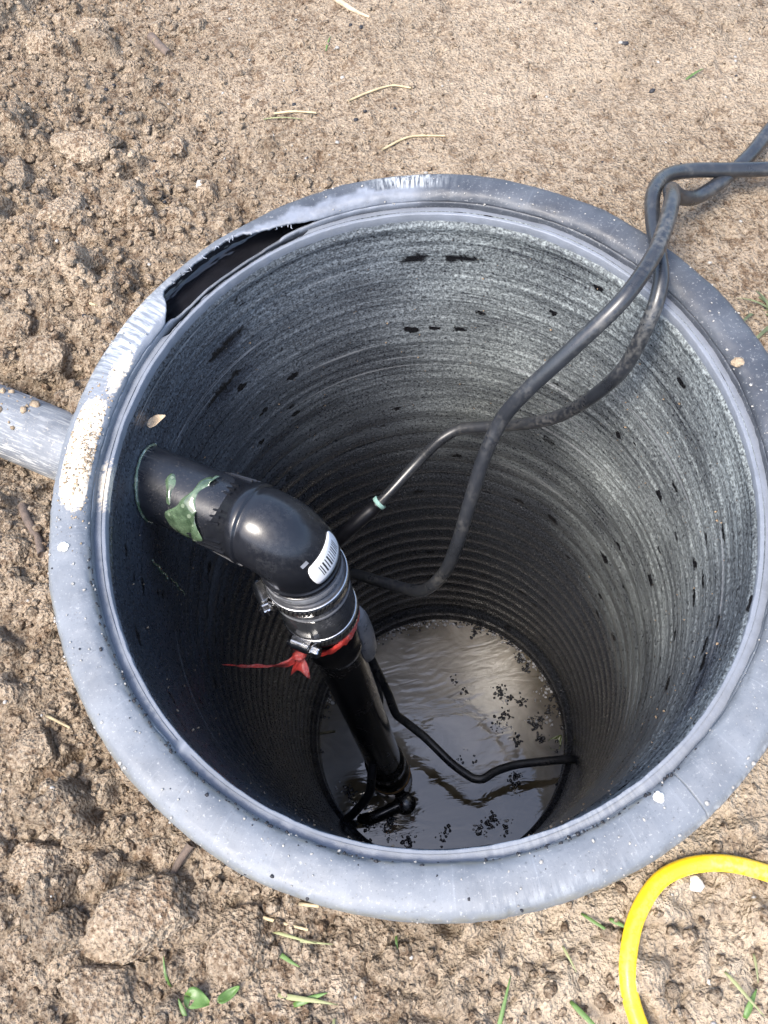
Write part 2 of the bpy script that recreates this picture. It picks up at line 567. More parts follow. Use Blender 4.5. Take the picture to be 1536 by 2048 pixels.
# ------------------------------------------------------------------ ground
def build_ground():
    st = .0017
    def axis(lo, hi, far):
        mid = np.arange(lo, hi + st / 2, st)
        g = [0]; s = st
        while g[-1] < far:
            s *= 1.22; g.append(g[-1] + s)
        g = np.array(g[1:])
        return np.concatenate([lo - g[::-1], mid, hi + g])
    xs = axis(-.56, .54, 60.0); ys = axis(-.50, .78, 60.0)
    X, Y = np.meshgrid(xs, ys, indexing='ij')
    H = ground_base(X, Y)
    # how cloddy the soil is: dug spoil on the left and near side, trodden on the right and far side
    rough = smooth01((.10 - X - .25 * (Y - .1)) / .30)
    rough = np.clip(np.maximum(rough, .55 * smooth01((-.20 - Y) / .06)), .12, 1)
    rough = rough * (.78 + .40 * fbm(X, Y, 7, 3, 5))
    inner = (X > -.6) & (X < .58) & (Y > -.54) & (Y < .82)
    amp = np.where(inner, 1.0, 1.0)
    H = H + amp * (.0060 * rough * fbm(X, Y, 9, 3, 21) + .0016 * fbm(X, Y, 30, 3, 31))
    base = H.copy()
    # overlapping clods raised out of the surface
    r2 = np.random.default_rng(3)
    def cell(x, y): return int(np.searchsorted(xs, x)), int(np.searchsorted(ys, y))
    classes = [(660, .012, .028), (3000, .007, .013), (14000, .0038, .0075), (58000, .0018, .0040)]
    tone = .5 + .35 * fbm(X, Y, 12, 4, 91) - .34 * rough  # bare soil between clods darkened: crevice shade put into the colour
    for n, lo, hi in classes:
        cx = r2.uniform(-.55, .53, n); cy = r2.uniform(-.49, .77, n)
        rr = lo + (hi - lo) * r2.random(n) ** 1.6
        for k in range(n):
            i, j = cell(cx[k], cy[k])
            m = rough[i, j]
            if r2.random() > (m * m * 1.2 if lo > .006 else 1.15 * m - .10 if lo > .003 else .30 + .7 * m): continue
            r = rr[k] * (.6 + .4 * min(1, m * 1.3))
            w = int(r * 1.5 / st) + 2
            i0, i1, j0, j1 = max(0, i - w), i + w + 1, max(0, j - w), j + w + 1
            dx = X[i0:i1, j0:j1] - cx[k]; dy = Y[i0:i1, j0:j1] - cy[k]
            a = r2.uniform(0, PI); e = r2.uniform(.68, 1.0)
            px = (math.cos(a) * dx + math.sin(a) * dy); py = (-math.sin(a) * dx + math.cos(a) * dy) / e
            ph = np.arctan2(py, px)
            p1, p2, p3 = r2.uniform(0, 6.28, 3)
            rad = r * (1 + .18 * np.sin(2 * ph + p1) + .17 * np.sin(3 * ph + p2) + .13 * np.sin(5 * ph + p3))
            q = np.sqrt(px * px + py * py) / rad
            hh = r * r2.uniform(.55, 1.1) * (.5 + .5 * min(1, m * 1.2)) * (1.35 if lo > .006 else 1)
            tilt = (dx * r2.uniform(-.35, .35) + dy * r2.uniform(-.35, .35)) * .7
            dome = np.where(q < 1, base[i, j] - .12 * r + hh * (1 - np.clip(q, 0, 1) ** 3.2) ** .8 + tilt * 1.5, -9)
            sub = H[i0:i1, j0:j1]; win = dome > sub
            sub[win] = dome[win]
            tone[i0:i1, j0:j1][win] = r2.uniform(.18, .95)
    # fine crumb relief and little pits
    H = H + np.where(inner, (.0019 * fbm(X, Y, 150, 3, 41, .7) + .0022 * rough * fbm(X, Y, 70, 2, 47)), 0)
    pit = np.clip(fbm(X, Y, 42, 2, 53) - .42, 0, 1)
    H = H - np.where(inner, pit * .034 * (.25 + .75 * rough), 0)
    # shallow cracks and scrape grooves on the trodden near side
    near = smooth01((-.19 - Y) / .05) * smooth01((X + .14) / .06)
    cr = np.abs(fbm(X * .6, Y * 1.5, 24, 2, 61))
    H = H - np.where(inner, near * .0045 * smooth01((.05 - cr) / .05), 0)
    # the ground never rises into the basin, the rim or the pipe
    T = np.arctan2(Y, X); R = np.hypot(X, Y); RR = rim_r(T)
    cap = -.019 - .6 * np.clip(RR + .030 - R, 0, .1)
    nearrim = smooth01((RR + .062 - R) / .022)
    H = np.where(R < RR + .062, np.minimum(H, cap + (1 - nearrim) * .02), H)
    dry = 1.25 * smooth01((X + .09) / .14) * smooth01((-.12 - Y) / .10) + .42 * smooth01((X + .06) / .2) * smooth01((Y - .2) / .2)  # near right: sunlight painted as paler soil; far right: lighter trodden soil
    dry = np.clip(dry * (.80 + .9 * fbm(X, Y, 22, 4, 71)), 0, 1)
    nu, nv = len(xs), len(ys)
    F = grid_faces(nu, nv)
    keep = (R > RR + .012).ravel()
    F = F[keep[F].all(1)]
    V = np.stack([X, Y, H], -1).reshape(-1, 3)
    used = np.zeros(len(V), bool); used[F.ravel()] = True
    idx = np.cumsum(used) - 1
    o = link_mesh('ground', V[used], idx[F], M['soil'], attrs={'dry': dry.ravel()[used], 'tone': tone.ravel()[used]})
    tag(o, 'dug and trodden brown soil around the basin', kind='structure')
    def height(x, y):
        i = min(max(int(np.searchsorted(xs, x)), 0), nu - 1); j = min(max(int(np.searchsorted(ys, y)), 0), nv - 1)
        return float(H[i, j])
    return height, rough, xs, ys


ground_z, ROUGH, GX, GY = build_ground()

# ------------------------------------------------------------------ sump basin
basin = empty('sump_basin', (0, 0, -.80), 'black ribbed plastic sump basin sunk in the soil with torn grey rim', 'basin')
BO = (0, 0, -.80)


def build_wall():
    nt, nz = 760, 340
    # seam of the uv on the near side (theta = -90 deg)
    t = -PI / 2 + np.linspace(0, 2 * PI, nt + 1)[:-1]
    z = -np.linspace(0, .80, nz)
    Tm, Zm = np.meshgrid(t, z, indexing='ij')
    k = np.clip(-Zm / DEPTH, 0, 1.07)
    R = (.22 + (rim_r(Tm) - .22) * (1 - k)) * (1 - k) + RW * k
    deep = smooth01((-Zm - .15 - .06 * np.cos(Tm - math.radians(20))) / .14)
    ph = (-Zm) / .0255 + .05 * vnoise(Tm * .3, Zm, 9, 44)
    saw = ph - np.floor(ph)
    side = .5 + .5 * np.cos(Tm - math.radians(10))
    # low down: rounded bands parted by sharp grooves; higher up: narrow raised lines
    band = np.sqrt(np.clip(1 - (2 * saw - 1) ** 2, 0, 1))
    line = np.exp(-((saw - .5) / .07) ** 2) + .5 * np.exp(-((saw - .05) / .05) ** 2)
    vary = .7 + .45 * vnoise(np.floor(ph) * .37, Tm * .2, 3, 45)
    R = R - .0034 * deep * band - (1 - deep) * vary * (.0006 + .0016 * side) * line + .0009 * fbm(Tm * .2, Zm, 10, 3, 9)
    # thicker foot ring by the water
    R = R - .006 * smooth01((-Zm - .715) / .006)
    R = R + .0022 * smooth01((Zm + .012) / .008)      # tucked behind the cut lip at the top
    cx, cy = -.0007 * k, -.0029 * k
    V = np.stack([cx + R * np.cos(Tm), cy + R * np.sin(Tm), Zm - BO[2]], -1).reshape(-1, 3)
    uv = np.stack([(Tm + PI / 2) * .21, Zm], -1).reshape(-1, 2)
    # silt lies thickest on the right and far side
    s = .30 + .98 * (.5 + .5 * np.cos(Tm - math.radians(15))) ** 1.3
    s = s + .25 * vnoise(Tm, Zm * .3, 2.2, 17)
    # scoured patches with no silt
    for ang, zz, wa, wz in ((-43, -.075, 9, .018), (127, -.055, 4, .007), (131, -.095, 6, .006), (172, -.10, 9, .03)):
        d = ((np.degrees(Tm) - ang + 180) % 360 - 180) / wa
        s = s * (1 - .9 * np.exp(-(d ** 2 + ((Zm - zz) / wz) ** 2) * 1.2 * (1 + .5 * vnoise(Tm, Zm, 40, 3))))
    # splashes that ran and rinsed the silt away: dark drawn-out spots
    wet = np.zeros_like(Tm)
    r7 = np.random.default_rng(19)
    spots = [(82.3, -.044, .012, .0042), (73, -.044, .017, .0040), (127, -.052, .024, .004), (131, -.088, .022, .004)]
    wig = vnoise(Tm * .25, Zm, 160, 23) * .5 + vnoise(Tm * .25, Zm, 420, 24) * .5
    for ang, zz, wa, wz in spots:
        d = np.radians((np.degrees(Tm) - ang + 180) % 360 - 180) * .21 / wa
        e = (Zm - zz + .25 * wz * d) / wz
        m = (np.abs(d) < 2) & (np.abs(e) < 2)
        wet[m] = np.maximum(wet[m], smooth01((1.0 - d[m] ** 2 - e[m] ** 2 + .9 * wig[m]) * 2.2))
    F = grid_faces(nt, nz, True, False)[:, ::-1]
    link_mesh('wall', V, F, M['wall'], basin, uv=uv, attrs={'silt': np.clip(s, 0, 1.5).ravel(), 'wet': wet.ravel(), 'line': (.15 * np.clip(np.cos(Tm - math.radians(-8)), 0, 1) ** 1.5).ravel()}, wrap=(nz - 1, nz, 2 * PI * .21))


build_wall()


def build_rim():
    rc, zc, ra, rb = .0205, .0008, .0140, .0108
    nt, nv = 1500, 44
    t = np.sort(np.concatenate([-PI / 2 + np.linspace(0, 2 * PI, nt + 1)[:-1], np.radians(np.linspace(-65.05, -64.35, 16))]))
    nt = len(t)
    deg = (np.degrees(t) + 360) % 360
    tear = smooth01((deg - 99) / 20) ** .7 * smooth01((138 - deg) / 7)
    x1 = vnoise(t, t * 0, 55, 3) * .6 + vnoise(t, t * 0 + 3, 160, 4) * .4
    lo = np.radians(166 - (166 - 76) * tear + 5 * x1 * np.clip(tear * 3, 0, 1))      # torn outer edge
    hi = np.radians(166 + 26 * tear + 1.5 * x1 * tear)
    gap = tear < 1e-3
    lo = np.where(gap, np.radians(166), lo); hi = np.where(gap, np.radians(166), hi)
    s = np.linspace(0, 1, nv)
    PH = hi[:, None] + (lo[:, None] + 2 * PI - hi[:, None]) * s[None, :]
    Tm = np.repeat(t[:, None], nv, 1)
    D = np.repeat(deg[:, None], nv, 1)
    dent = .0006 * vnoise(Tm, PH * .15, 9, 8) + .0003 * vnoise(Tm, PH * .3, 40, 12)
    flat = .0028 * np.exp(-((D - 121) / 17) ** 2)      # torn stretch is pushed down a little
    R = rim_r(Tm) + rc + (ra + dent) * rcos(PH)
    Z = zc + (rb + dent) * rsin(PH) - flat * (np.sin(PH) > 0) * np.sin(PH)
    # the parting seam: a fine groove across the near rim
    seam = np.exp(-((D - 295.3) / .075) ** 2) * (np.sin(PH) > .15)
    R = R - .0009 * seam * np.cos(PH); Z = Z - .0009 * seam * np.sin(PH)
    V = np.stack([R * np.cos(Tm), R * np.sin(Tm), Z - BO[2]], -1).reshape(-1, 3)
    uv = np.stack([(Tm + PI / 2) * .24, PH * .013], -1).reshape(-1, 2)
    phd = (np.degrees(PH) + 360) % 360
    nz = fbm(Tm, PH * .06, 18, 4, 33)
    edge = phd - np.degrees(lo)[:, None]
    cut = smooth01((D - 78) / 6) * smooth01((150 - D) / 10) * smooth01((phd - 96 + 22 * nz - 18 * np.exp(-((D - 120) / 16) ** 2) * -1) / 5) * (phd < 181)
    cut = np.maximum(cut, .55 * smooth01((D - 130) / 6) * smooth01((168 - D) / 12) * smooth01((phd - 70 + 40 * nz) / 8) * (phd < 181))
    sand = np.exp(-(((D - 167) / 10.5) ** 2) ** 1.4) * np.exp(-((phd - 103) / 36) ** 4) * 1.15
    sand = np.maximum(sand, .62 * np.exp(-((D - 150) / 7) ** 2) * np.exp(-((phd - 120) / 40) ** 2))
    sand = np.clip(sand + .12 * nz * (sand > .05), 0, 1.1)
    chalk = np.exp(-((D - 83) / 5) ** 2) * smooth01((phd - 35) / 20) * smooth01((110 - phd) / 20)
    chalk = np.maximum(chalk, .75 * np.exp(-((D - 142) / 10) ** 2) * (phd < 130))
    chalk = np.maximum(chalk, .22 * np.exp(-((D - 276) / 9) ** 2) * np.exp(-((phd - 60) / 18) ** 2))
    chalk = np.maximum(chalk, .45 * np.exp(-((D - 300) / 12) ** 2) * np.exp(-((phd - 20) / 14) ** 2))
    grime = np.exp(-((phd - 24) / 16) ** 2) * (D > 178) * smooth01((302 - D) / 30) * 1.0
    grime = np.maximum(grime, np.exp(-((phd - 150) / 8) ** 2) * (D > 185) * (D < 290))
    greyness = smooth01((D - 96) / 40) * smooth01((352 - D) / 50)  # greyer plastic from the left round to the near side, darker at far right
    greyness = np.clip(.12 + .88 * greyness + .22 * nz, 0, 1)
    F = grid_faces(nt, nv, True, False)
    o = link_mesh('rim', V, F, M['rim'], basin, uv=uv, attrs={'cut': cut.ravel(), 'sand': sand.ravel(), 'chalk': chalk.ravel(), 'grime': grime.ravel(), 'greyness': greyness.ravel()}, wrap=(nv - 1, nv, 2 * PI * .24))
    md = o.modifiers.new('thickness', 'SOLIDIFY')
    md.thickness = .0018
    md.offset = -1.0
    o.data.materials.append(M['cavity'])
    md.material_offset = 1
    md.material_offset_rim = 0
    # frayed plastic threads along the torn edge
    parts = []
    r3 = random.Random(5)
    for q in range(16):
        i = r3.choice([n for n in range(nt) if tear[n] > .25 and deg[n] < 137])
        ph = lo[i]
        rq = rim_r(t[i]) + rc + ra * rcos(ph)
        p = Vector((rq * math.cos(t[i]), rq * math.sin(t[i]), zc + rb * rsin(ph) - .0022))
        inw = Vector((-math.cos(t[i]), -math.sin(t[i]), 0))
        tg = Vector((-math.sin(t[i]), math.cos(t[i]), 0))
        L = r3.uniform(.0008, .0040)
        d = (inw + tg * r3.uniform(-.9, .9) + Vector((0, 0, r3.uniform(-.8, .3)))).normalized()
        path = [p - d * .001, p + d * L * .5 + Vector((0, 0, r3.uniform(-.001, .001))), p + d * L + tg * r3.uniform(-.002, .002)]
        v, f, _ = sweep(path, [.0005, .0004, .00015], 5, BO)
        parts.append((v, f))
    v, f = merge(*parts)
    fr = link_mesh('frayed_edge', v, f, M['rim_thread'], o)
    return o


M['cavity'] = mat_plain('glossy_black_cavity', (.008, .008, .010), .16, .3, 40, .05, .7)
M['rim_thread'] = mat_plain('grey_plastic_thread', (.24, .26, .30), .5, .3, 200, .1)
rim = build_rim()


def build_lip():
    """flat cut edge of the wall just inside the rolled rim"""
    nt = 1200
    t = -PI / 2 + np.linspace(0, 2 * PI, nt + 1)[:-1]
    deg = (np.degrees(t) + 360) % 360
    w = .0092 + .0004 * vnoise(t, t * 0, 12, 2) + .0004 * vnoise(t, t * 0, 60, 6)
    w = w - .0052 * smooth01((deg - 101) / 3) * smooth01((140 - deg) / 3)       # narrow strip left along the tear
    jag = .00026 * vnoise(t, t * 0, 40, 9) + .00005 * vnoise(t, t * 0, 300, 10)
    r0 = rim_r(t) - .0006 + jag
    # a hooked nick at the near left
    nick = np.exp(-((deg - 223.2) / 1.0) ** 2)
    zt = -.0006 + .0004 * vnoise(t, t * 0, 10, 14) + .003 * nick
    w = w + .006 * np.exp(-((deg - 222.2) / 1.1) ** 2)
    prof = [(r0 + .0012, zt - .011), (r0, zt - .0006), (r0 + .0004, zt - .0001), (r0 + .0008, zt), (r0 + w - .0006, zt), (r0 + w, zt - .0005), (r0 + w + .0004, zt - .010)]
    V = np.stack([np.stack([p[0] * np.cos(t), p[0] * np.sin(t), p[1] - BO[2]], -1) for p in prof], 1).reshape(-1, 3)
    nv = len(prof)
    Tm = np.repeat(t[:, None], nv, 1); D = np.repeat(deg[:, None], nv, 1)
    uv = np.stack([(Tm + PI / 2) * .22, np.repeat(np.linspace(0, .02, nv)[None, :], nt, 0)], -1).reshape(-1, 2)
    cut = np.clip(.9 + .25 * vnoise(Tm, Tm * 0, 14, 3), 0, 1)
    sand = .5 * np.exp(-((D - 172) / 9) ** 2)
    chalk = .2 * np.exp(-((D - 283) / 14) ** 2)
    grime = np.zeros_like(D)
    link_mesh('cut_lip', V, grid_faces(nt, nv, True, False)[:, ::-1], M['rim'], basin, uv=uv, wrap=(nv - 1, nv, 2 * PI * .22),
              attrs={'cut': cut.ravel(), 'sand': sand.ravel(), 'chalk': chalk.ravel(), 'grime': grime.ravel(), 'greyness': np.full(D.size, .8)})
    # outer skirt of the basin going down into the soil
    z = np.array([-.008, -.05, -.12, -.25])
    t2 = np.linspace(0, 2 * PI, 181)
    V = np.stack([np.stack([(rim_r(t2) + .012) * np.cos(t2), (rim_r(t2) + .012) * np.sin(t2), np.full_like(t2, q) - BO[2]], -1) for q in z], 1).reshape(-1, 3)
    link_mesh('outer_wall', V, grid_faces(181, 4), M['sleeve'], basin)


build_lip()

# ------------------------------------------------------------------ water in the basin
def build_water():
    nr, nt = 90, 260
    r = np.linspace(0, .186, nr); t = np.linspace(0, 2 * PI, nt, endpoint=False)
    Rm, Tm = np.meshgrid(r, t, indexing='ij')
    X = Rm * np.cos(Tm) - .0007; Y = Rm * np.sin(Tm) - .003
    d = np.hypot(X + .02, Y - .23)
    rp = smooth01((Y - .0) / .12)
    Z = -.75 + .00022 * rp * (.4 + .9 * np.abs(fbm(X, Y, 18, 2, 4))) * np.sin(d * 560 + 9 * fbm(X, Y, 22, 3, 3)) + .0002 * fbm(X, Y, 25, 3, 8) * (.15 + rp)
    V = np.stack([X, Y, Z], -1).reshape(-1, 3)
    # paler ragged-edged patch, set towards the far side of the water
    a = np.hypot((X - .015) / .135, (Y - .045) / .13) + .38 * fbm(X, Y, 14, 4, 77)
    silt = smooth01((1.18 - a) / .55)
    o = link_mesh('water', V, grid_faces(nr, nt, False, True), M['water'], attrs={'silt': silt.ravel(), 'ripple': (.2 + .8 * rp).ravel()})
    tag(o, 'murky brown water standing in the basin', kind='structure')


build_water()

# ------------------------------------------------------------------ discharge pipe, elbow, coupling, riser
Q = Vector((-.0968, -.0030, -.062)); U = Vector((.831, -.556, 0)).normalized(); ZZ = Vector((0, 0, 1)); NN = U.cross(ZZ)
RB = .0275
RT = Vector((-.0968, -.0030, -.092)); RBOT = Vector((-.079, -.052, -.762))
PO = tuple(RBOT)
PR = .0270       # radius of the drain pipe
KE = .90


def riser_at(z): return RT + (RBOT - RT) * ((z - RT.z) / (RBOT.z - RT.z))


RAX = (RBOT - RT).normalized()
drain = empty('discharge_pipe', PO, 'black plastic discharge pipe with elbow, rubber coupling and riser inside the basin', 'pipe')


def build_pipe():
    # horizontal pipe through the wall
    r = PR
    n = 150
    path = [Q - U * s - ZZ * max(0, s - .33) * .5 for s in np.linspace(.62, .032, n)]      # dips under the soil further out
    V, F, UV = sweep(path, r, 56, PO, True, ZZ)
    seg = 56
    s = np.repeat(np.linspace(.62, .032, n), seg); ang = np.tile(np.arange(seg) / seg * 2 * PI, n)
    dull = smooth01((s - .165) / .012)
    side = np.sin(ang)       # around the pipe
    scr = np.exp(-((s - .140) / .014) ** 2) * .9 + .8 * np.exp(-((s - .118) / .03) ** 2) * (np.cos(ang - math.radians(250)) > .75) + .8 * dull * (np.abs(np.cos(ang)) < .62) + .35 * dull
    V2 = np.array(V)
    link_mesh('pipe', V2, F, M['pipe'], drain, uv=np.array(UV), attrs={'dull': dull, 'scrape': np.clip(scr, 0, 1)})


build_pipe()


def elbow_pt(s, ps, r):
    """point on the bend: s along the bend, ps degrees round it"""
    a = min(s / RB, PI / 2)
    o = ZZ * math.cos(a) + U * math.sin(a)
    c = Q - U * RB - ZZ * RB + o * RB
    if s > RB * PI / 2: c = c - ZZ * (s - RB * PI / 2)
    if s < 0: c = Q - U * (RB - s)
    p = math.radians(ps)
    return c + (o * math.cos(p) + NN * math.sin(p)) * r


def build_elbow():
    E1 = RB * PI / 2
    prof = [(-.034, .0300), (-.0338, .0322), (-.0325, .0328), (-.020, .0331), (-.0065, .0332), (-.0060, .0345), (-.0030, .0347), (-.0024, .0343), (-.0022, .0327), (-.0015, .0325), (-.0002, .0332)]
    prof += [(x, .0334 + .0006 * math.sin(PI * x / .05)) for x in np.linspace(.001, E1 - .001, 26)]
    prof += [(E1 + .0000, .0334), (E1 + .0004, .0328), (E1 + .0012, .0328), (E1 + .0016, .0346), (E1 + .0024, .0350), (E1 + .0066, .0350), (E1 + .0074, .0346), (E1 + .0075, .0290), (E1 + .028, .0288)]
    seg = 72
    V = []
    for s, r in prof:
        for j in range(seg): V.append(tuple(elbow_pt(s, 360 * j / seg, r * KE) - Vector(PO)))
    F = [tuple(int(x) for x in q) for q in grid_faces(len(prof), seg, False, True)[:, ::-1]]
    e = link_mesh('elbow', V, F, M['fitting'], drain)
    # grip ridges moulded on the hub
    for k in range(40):
        ps = k * 9.0
        a, b = elbow_pt(-.031, ps, .0330 * KE), elbow_pt(-.0090, ps, .0334 * KE)
        c = (a + b) / 2
        out = (c - (Q - U * (RB + .020))).normalized(); out = (out - U * out.dot(U)).normalized()
        if k % 5 in (0, 1): continue
        v, f = box_between(c, (b - a) / 2, U.cross(out).normalized() * .0009, out * .0011, PO, .0003)
        link_mesh('grip_ridge', v, f, M['fitting'], e, smooth=False)
    # paper label with a bar code, wrapped round the lower end
    def patch(s0, s1, p0, p1, r, ns, npz, bend=0.0, corner=0.0, th=.0002):
        V = []
        for i in range(npz + 1):
            w = i / npz
            ps = p0 + (p1 - p0) * w
            cc = min(w, 1 - w) / max(1e-6, corner) if corner else 1
            in_ = 0 if cc >= 1 else (1 - math.sqrt(max(0, 1 - (1 - cc) ** 2))) * .4
            for j in range(ns + 1):
                v = j / ns
                v = in_ + v * (1 - 2 * in_)
                s = s0 + (s1 - s0) * v + bend * (4 * w * (1 - w) - 1)
                V.append(tuple(elbow_pt(s, ps, r * KE + .0001) - Vector(PO)))
        return V, [tuple(int(x) for x in q) for q in grid_faces(npz + 1, ns + 1)]
    v, f = patch(E1 - .0138, E1 - .0025, -40, 34, .0344, 6, 40, .0, .13)
    lab = link_mesh('barcode_label', v, f, M['white_label'], e)
    md = lab.modifiers.new('paper', 'SOLIDIFY'); md.thickness = .00025; md.offset = 0
    r4 = random.Random(2)
    ps = -27.0
    while ps < 18:
        w = r4.choice([1.2, 1.2, 1.7, 2.6])
        v, f = patch(E1 - .0108, E1 - .0055, ps, ps + w, .03464, 2, 2)
        link_mesh('bar', v, f, M['ink'], lab)
        ps += w + r4.choice([1.6, 2.0, 2.8])
    v, f = patch(E1 - .0168, E1 - .0152, 22, 33, .0342, 2, 6)
    link_mesh('printed_strip', v, f, M['rubber'], e)


build_elbow()


def build_coupling():
    b = riser_at(-.092)
    L = lambda z: (z + .092) / RAX.z * 1.0     # distance down the axis for a height z
    P = []
    KR = .84
    def add(z, r): P.append((r * KR, L(z + .006)))
    add(-.1085, .0306); add(-.1080, .0345); add(-.1085, .0362); add(-.112, .0366); add(-.1155, .0362); add(-.1165, .0335); add(-.1195, .0335)
    add(-.1205, .0362); add(-.1215, .0376); add(-.1275, .0379); add(-.1335, .0376); add(-.1345, .0360); add(-.1360, .0352)
    add(-.1400, .0354); add(-.1420, .0372); add(-.1465, .0374); add(-.1485, .0362); add(-.151, .0366); add(-.170, .0369); add(-.190, .0368); add(-.1985, .0364); add(-.2000, .0352); add(-.2005, .0300)
    v, f = lathe_axis(b, RAX, P, 80, PO)
    c = link_mesh('rubber_coupling', v, f, M['gloss_rubber'], drain)
    v, f = lathe_axis(b, RAX, [(.0379 * KR, L(-.1215 + .006)), (.0384 * KR, L(-.123 + .006)), (.0384 * KR, L(-.132 + .006)), (.0379 * KR, L(-.1335 + .006))], 80, PO)
    link_mesh('raised_ring', v, f, M['rubber'], c)
    v, f = lathe_axis(b, RAX, [(.0365 * KR, L(-.1085 + .006)), (.0369 * KR, L(-.1095 + .006)), (.0369 * KR, L(-.1145 + .006)), (.0365 * KR, L(-.1155 + .006))], 80, PO)
    link_mesh('raised_ring', v, f, M['rubber'], c)
    v, f = lathe_axis(b, RAX, [(.0372 * KR, L(-.1425 + .006)), (.0378 * KR, L(-.1437 + .006)), (.0378 * KR, L(-.1455 + .006)), (.0372 * KR, L(-.1467 + .006))], 80, PO)
    link_mesh('raised_ring', v, f, M['rubber'], c)
    # riser down to the pump
    zs = np.linspace(-.196, -.764, 40)
    V, F, UV = sweep([riser_at(z) for z in zs], .0228, 48, PO, True)
    rp = link_mesh('riser_pipe', V, F, M['wet_pipe'], drain)
    # check-valve body with a flattened side boss on the riser
    b2 = riser_at(-.205)
    prof = [(.0230, 0), (.0254, .002), (.0260, .010), (.0260, .030), (.0254, .040), (.0260, .044), (.0260, .050), (.0246, .056), (.0230, .062)]
    v, f = lathe_axis(b2, RAX, prof, 64, PO)
    link_mesh('valve_collar', v, f, M['wet_pipe'], drain)
    bc = riser_at(-.265) + Vector((.022, .008, 0))
    v, f, _ = sweep([bc + RAX * s for s in (-.050, -.047, -.03, .0, .03, .047, .050)], [.002, .010, .0135, .0145, .0135, .010, .002], 24, PO)
    link_mesh('valve_boss', v, f, M['rubber'], drain)
    # lower union and rusty band
    b3 = riser_at(-.655)
    prof = [(.0230, 0), (.0262, .003), (.0268, .012), (.0268, .026), (.0250, .030), (.0248, .040), (.0276, .043), (.0282, .055), (.0282, .080), (.0268, .086), (.0268, .100)]
    v, f = lathe_axis(b3, RAX, prof, 64, PO)
    link_mesh('lower_union', v, f, M['wet_pipe'], drain)
    v, f = lathe_axis(b3, RAX, [(.0283, .062), (.0290, .063), (.0290, .071), (.0283, .072)], 64, PO)
    link_mesh('rusty_band', v, f, M['brass'], drain)
    # top of the pump just breaking the surface
    pc = Vector((-.080, -.094, -.752))
    v, f, _ = sweep(spline([pc + Vector(q) for q in ((-.052, -.004, -.006), (-.034, -.006, .004), (-.008, .0, .006), (.010, .005, .007))], .004), .0085, 18, PO, True, ZZ)
    link_mesh('pump_handle', v, f, M['wet_pipe'], drain)
    v, f = lathe_axis(pc + Vector((.014, .006, -.012)), ZZ, [(.0005, .024), (.009, .0235), (.0135, .021), (.0155, .016), (.016, .0)], 32, PO)
    link_mesh('pump_plug', v, f, M['wet_pipe'], drain)


M['wet_pipe'] = mat_plain('wet_black_pipe', (.010, .010, .011), .10, .35, 50, .10, .7, (.10, .09, .08), .3)
build_coupling()


def hose_clamp(z, psi, r, tilt=0.0, name='hose_clamp'):
    """stainless worm-drive clamp; psi: direction (deg, world xy) of the screw housing"""
    c = riser_at(z)
    ax = (-RAX).normalized()
    a = math.radians(psi)
    out = Vector((math.cos(a), math.sin(a), 0)); out = (out - ax * out.dot(ax)).normalized()
    if tilt: ax = (ax + out.cross(ax) * tilt).normalized(); out = (out - ax * out.dot(ax)).normalized()
    tan = ax.cross(out).normalized()
    prof = [(r, -.0058), (r + .0009, -.0056), (r + .0009, .0056), (r, .0058)]
    v, f = lathe_axis(c, ax, prof, 80, PO)
    band = link_mesh('hose_clamp', v, f, M['steel'], drain)
    # worm slots punched in the band, beside the housing
    for k in range(14):
        b = a + math.radians(24 + k * 6.2)
        o = Vector((math.cos(b), math.sin(b), 0)); o = (o - ax * o.dot(ax)).normalized()
        tt = ax.cross(o).normalized()
        v, f = box_between(c + o * (r + .00095), tt * .0010, (ax * .96 + tt * .25).normalized() * .0034, o * .00025, PO)
        link_mesh('slot', v, f, M['slot'], band, smooth=False)
    h = c + out * (r + .0050)
    # housing: a folded saddle, half round on top
    prof2 = []
    V = []
    ns = 12
    for s in (-.0085, -.0080, .0080, .0085):
        for j in range(ns + 1):
            g = PI * j / ns
            rr = .0062 if abs(s) < .0082 else .0056
            V.append(tuple(h + tan * s + ax * math.cos(g) * rr + out * (math.sin(g) * rr * .85 - .0008) - Vector(PO)))
        V.append(tuple(h + tan * s - ax * .0064 - out * .0045 - Vector(PO)))
        V.append(tuple(h + tan * s + ax * .0064 - out * .0045 - Vector(PO)))
    m = ns + 3
    F = [tuple(int(x) for x in q) for q in grid_faces(4, m, False, True)]
    F += [tuple(range(m - 1, -1, -1)), tuple(3 * m + j for j in range(m))]
    link_mesh('screw_housing', V, F, M['steel'], band, smooth=False)
    # screw shank and slotted hex head
    v, f, _ = sweep([h + tan * s for s in (-.0115, -.011, .0135)], [.0030, .0036, .0036], 16, PO)
    link_mesh('screw_shank', v, f, M['steel'], band)
    v, f = lathe_axis(h + tan * .0105, tan, [(.0058, 0), (.0064, .0003), (.0064, .0012), (.0050, .0015), (.0050, .0062), (.0042, .0070), (.0001, .0070)], 6, PO)
    link_mesh('screw_head', v, f, M['steel'], band, smooth=False)
    v, f = box_between(h + tan * .0175, ax * .0042, out * .0006, tan * .0003, PO)
    link_mesh('screw_slot', v, f, M['slot'], band, smooth=False)


hose_clamp(-.1215, 195, .0325)
hose_clamp(-.1830, 238, .0312, .05)


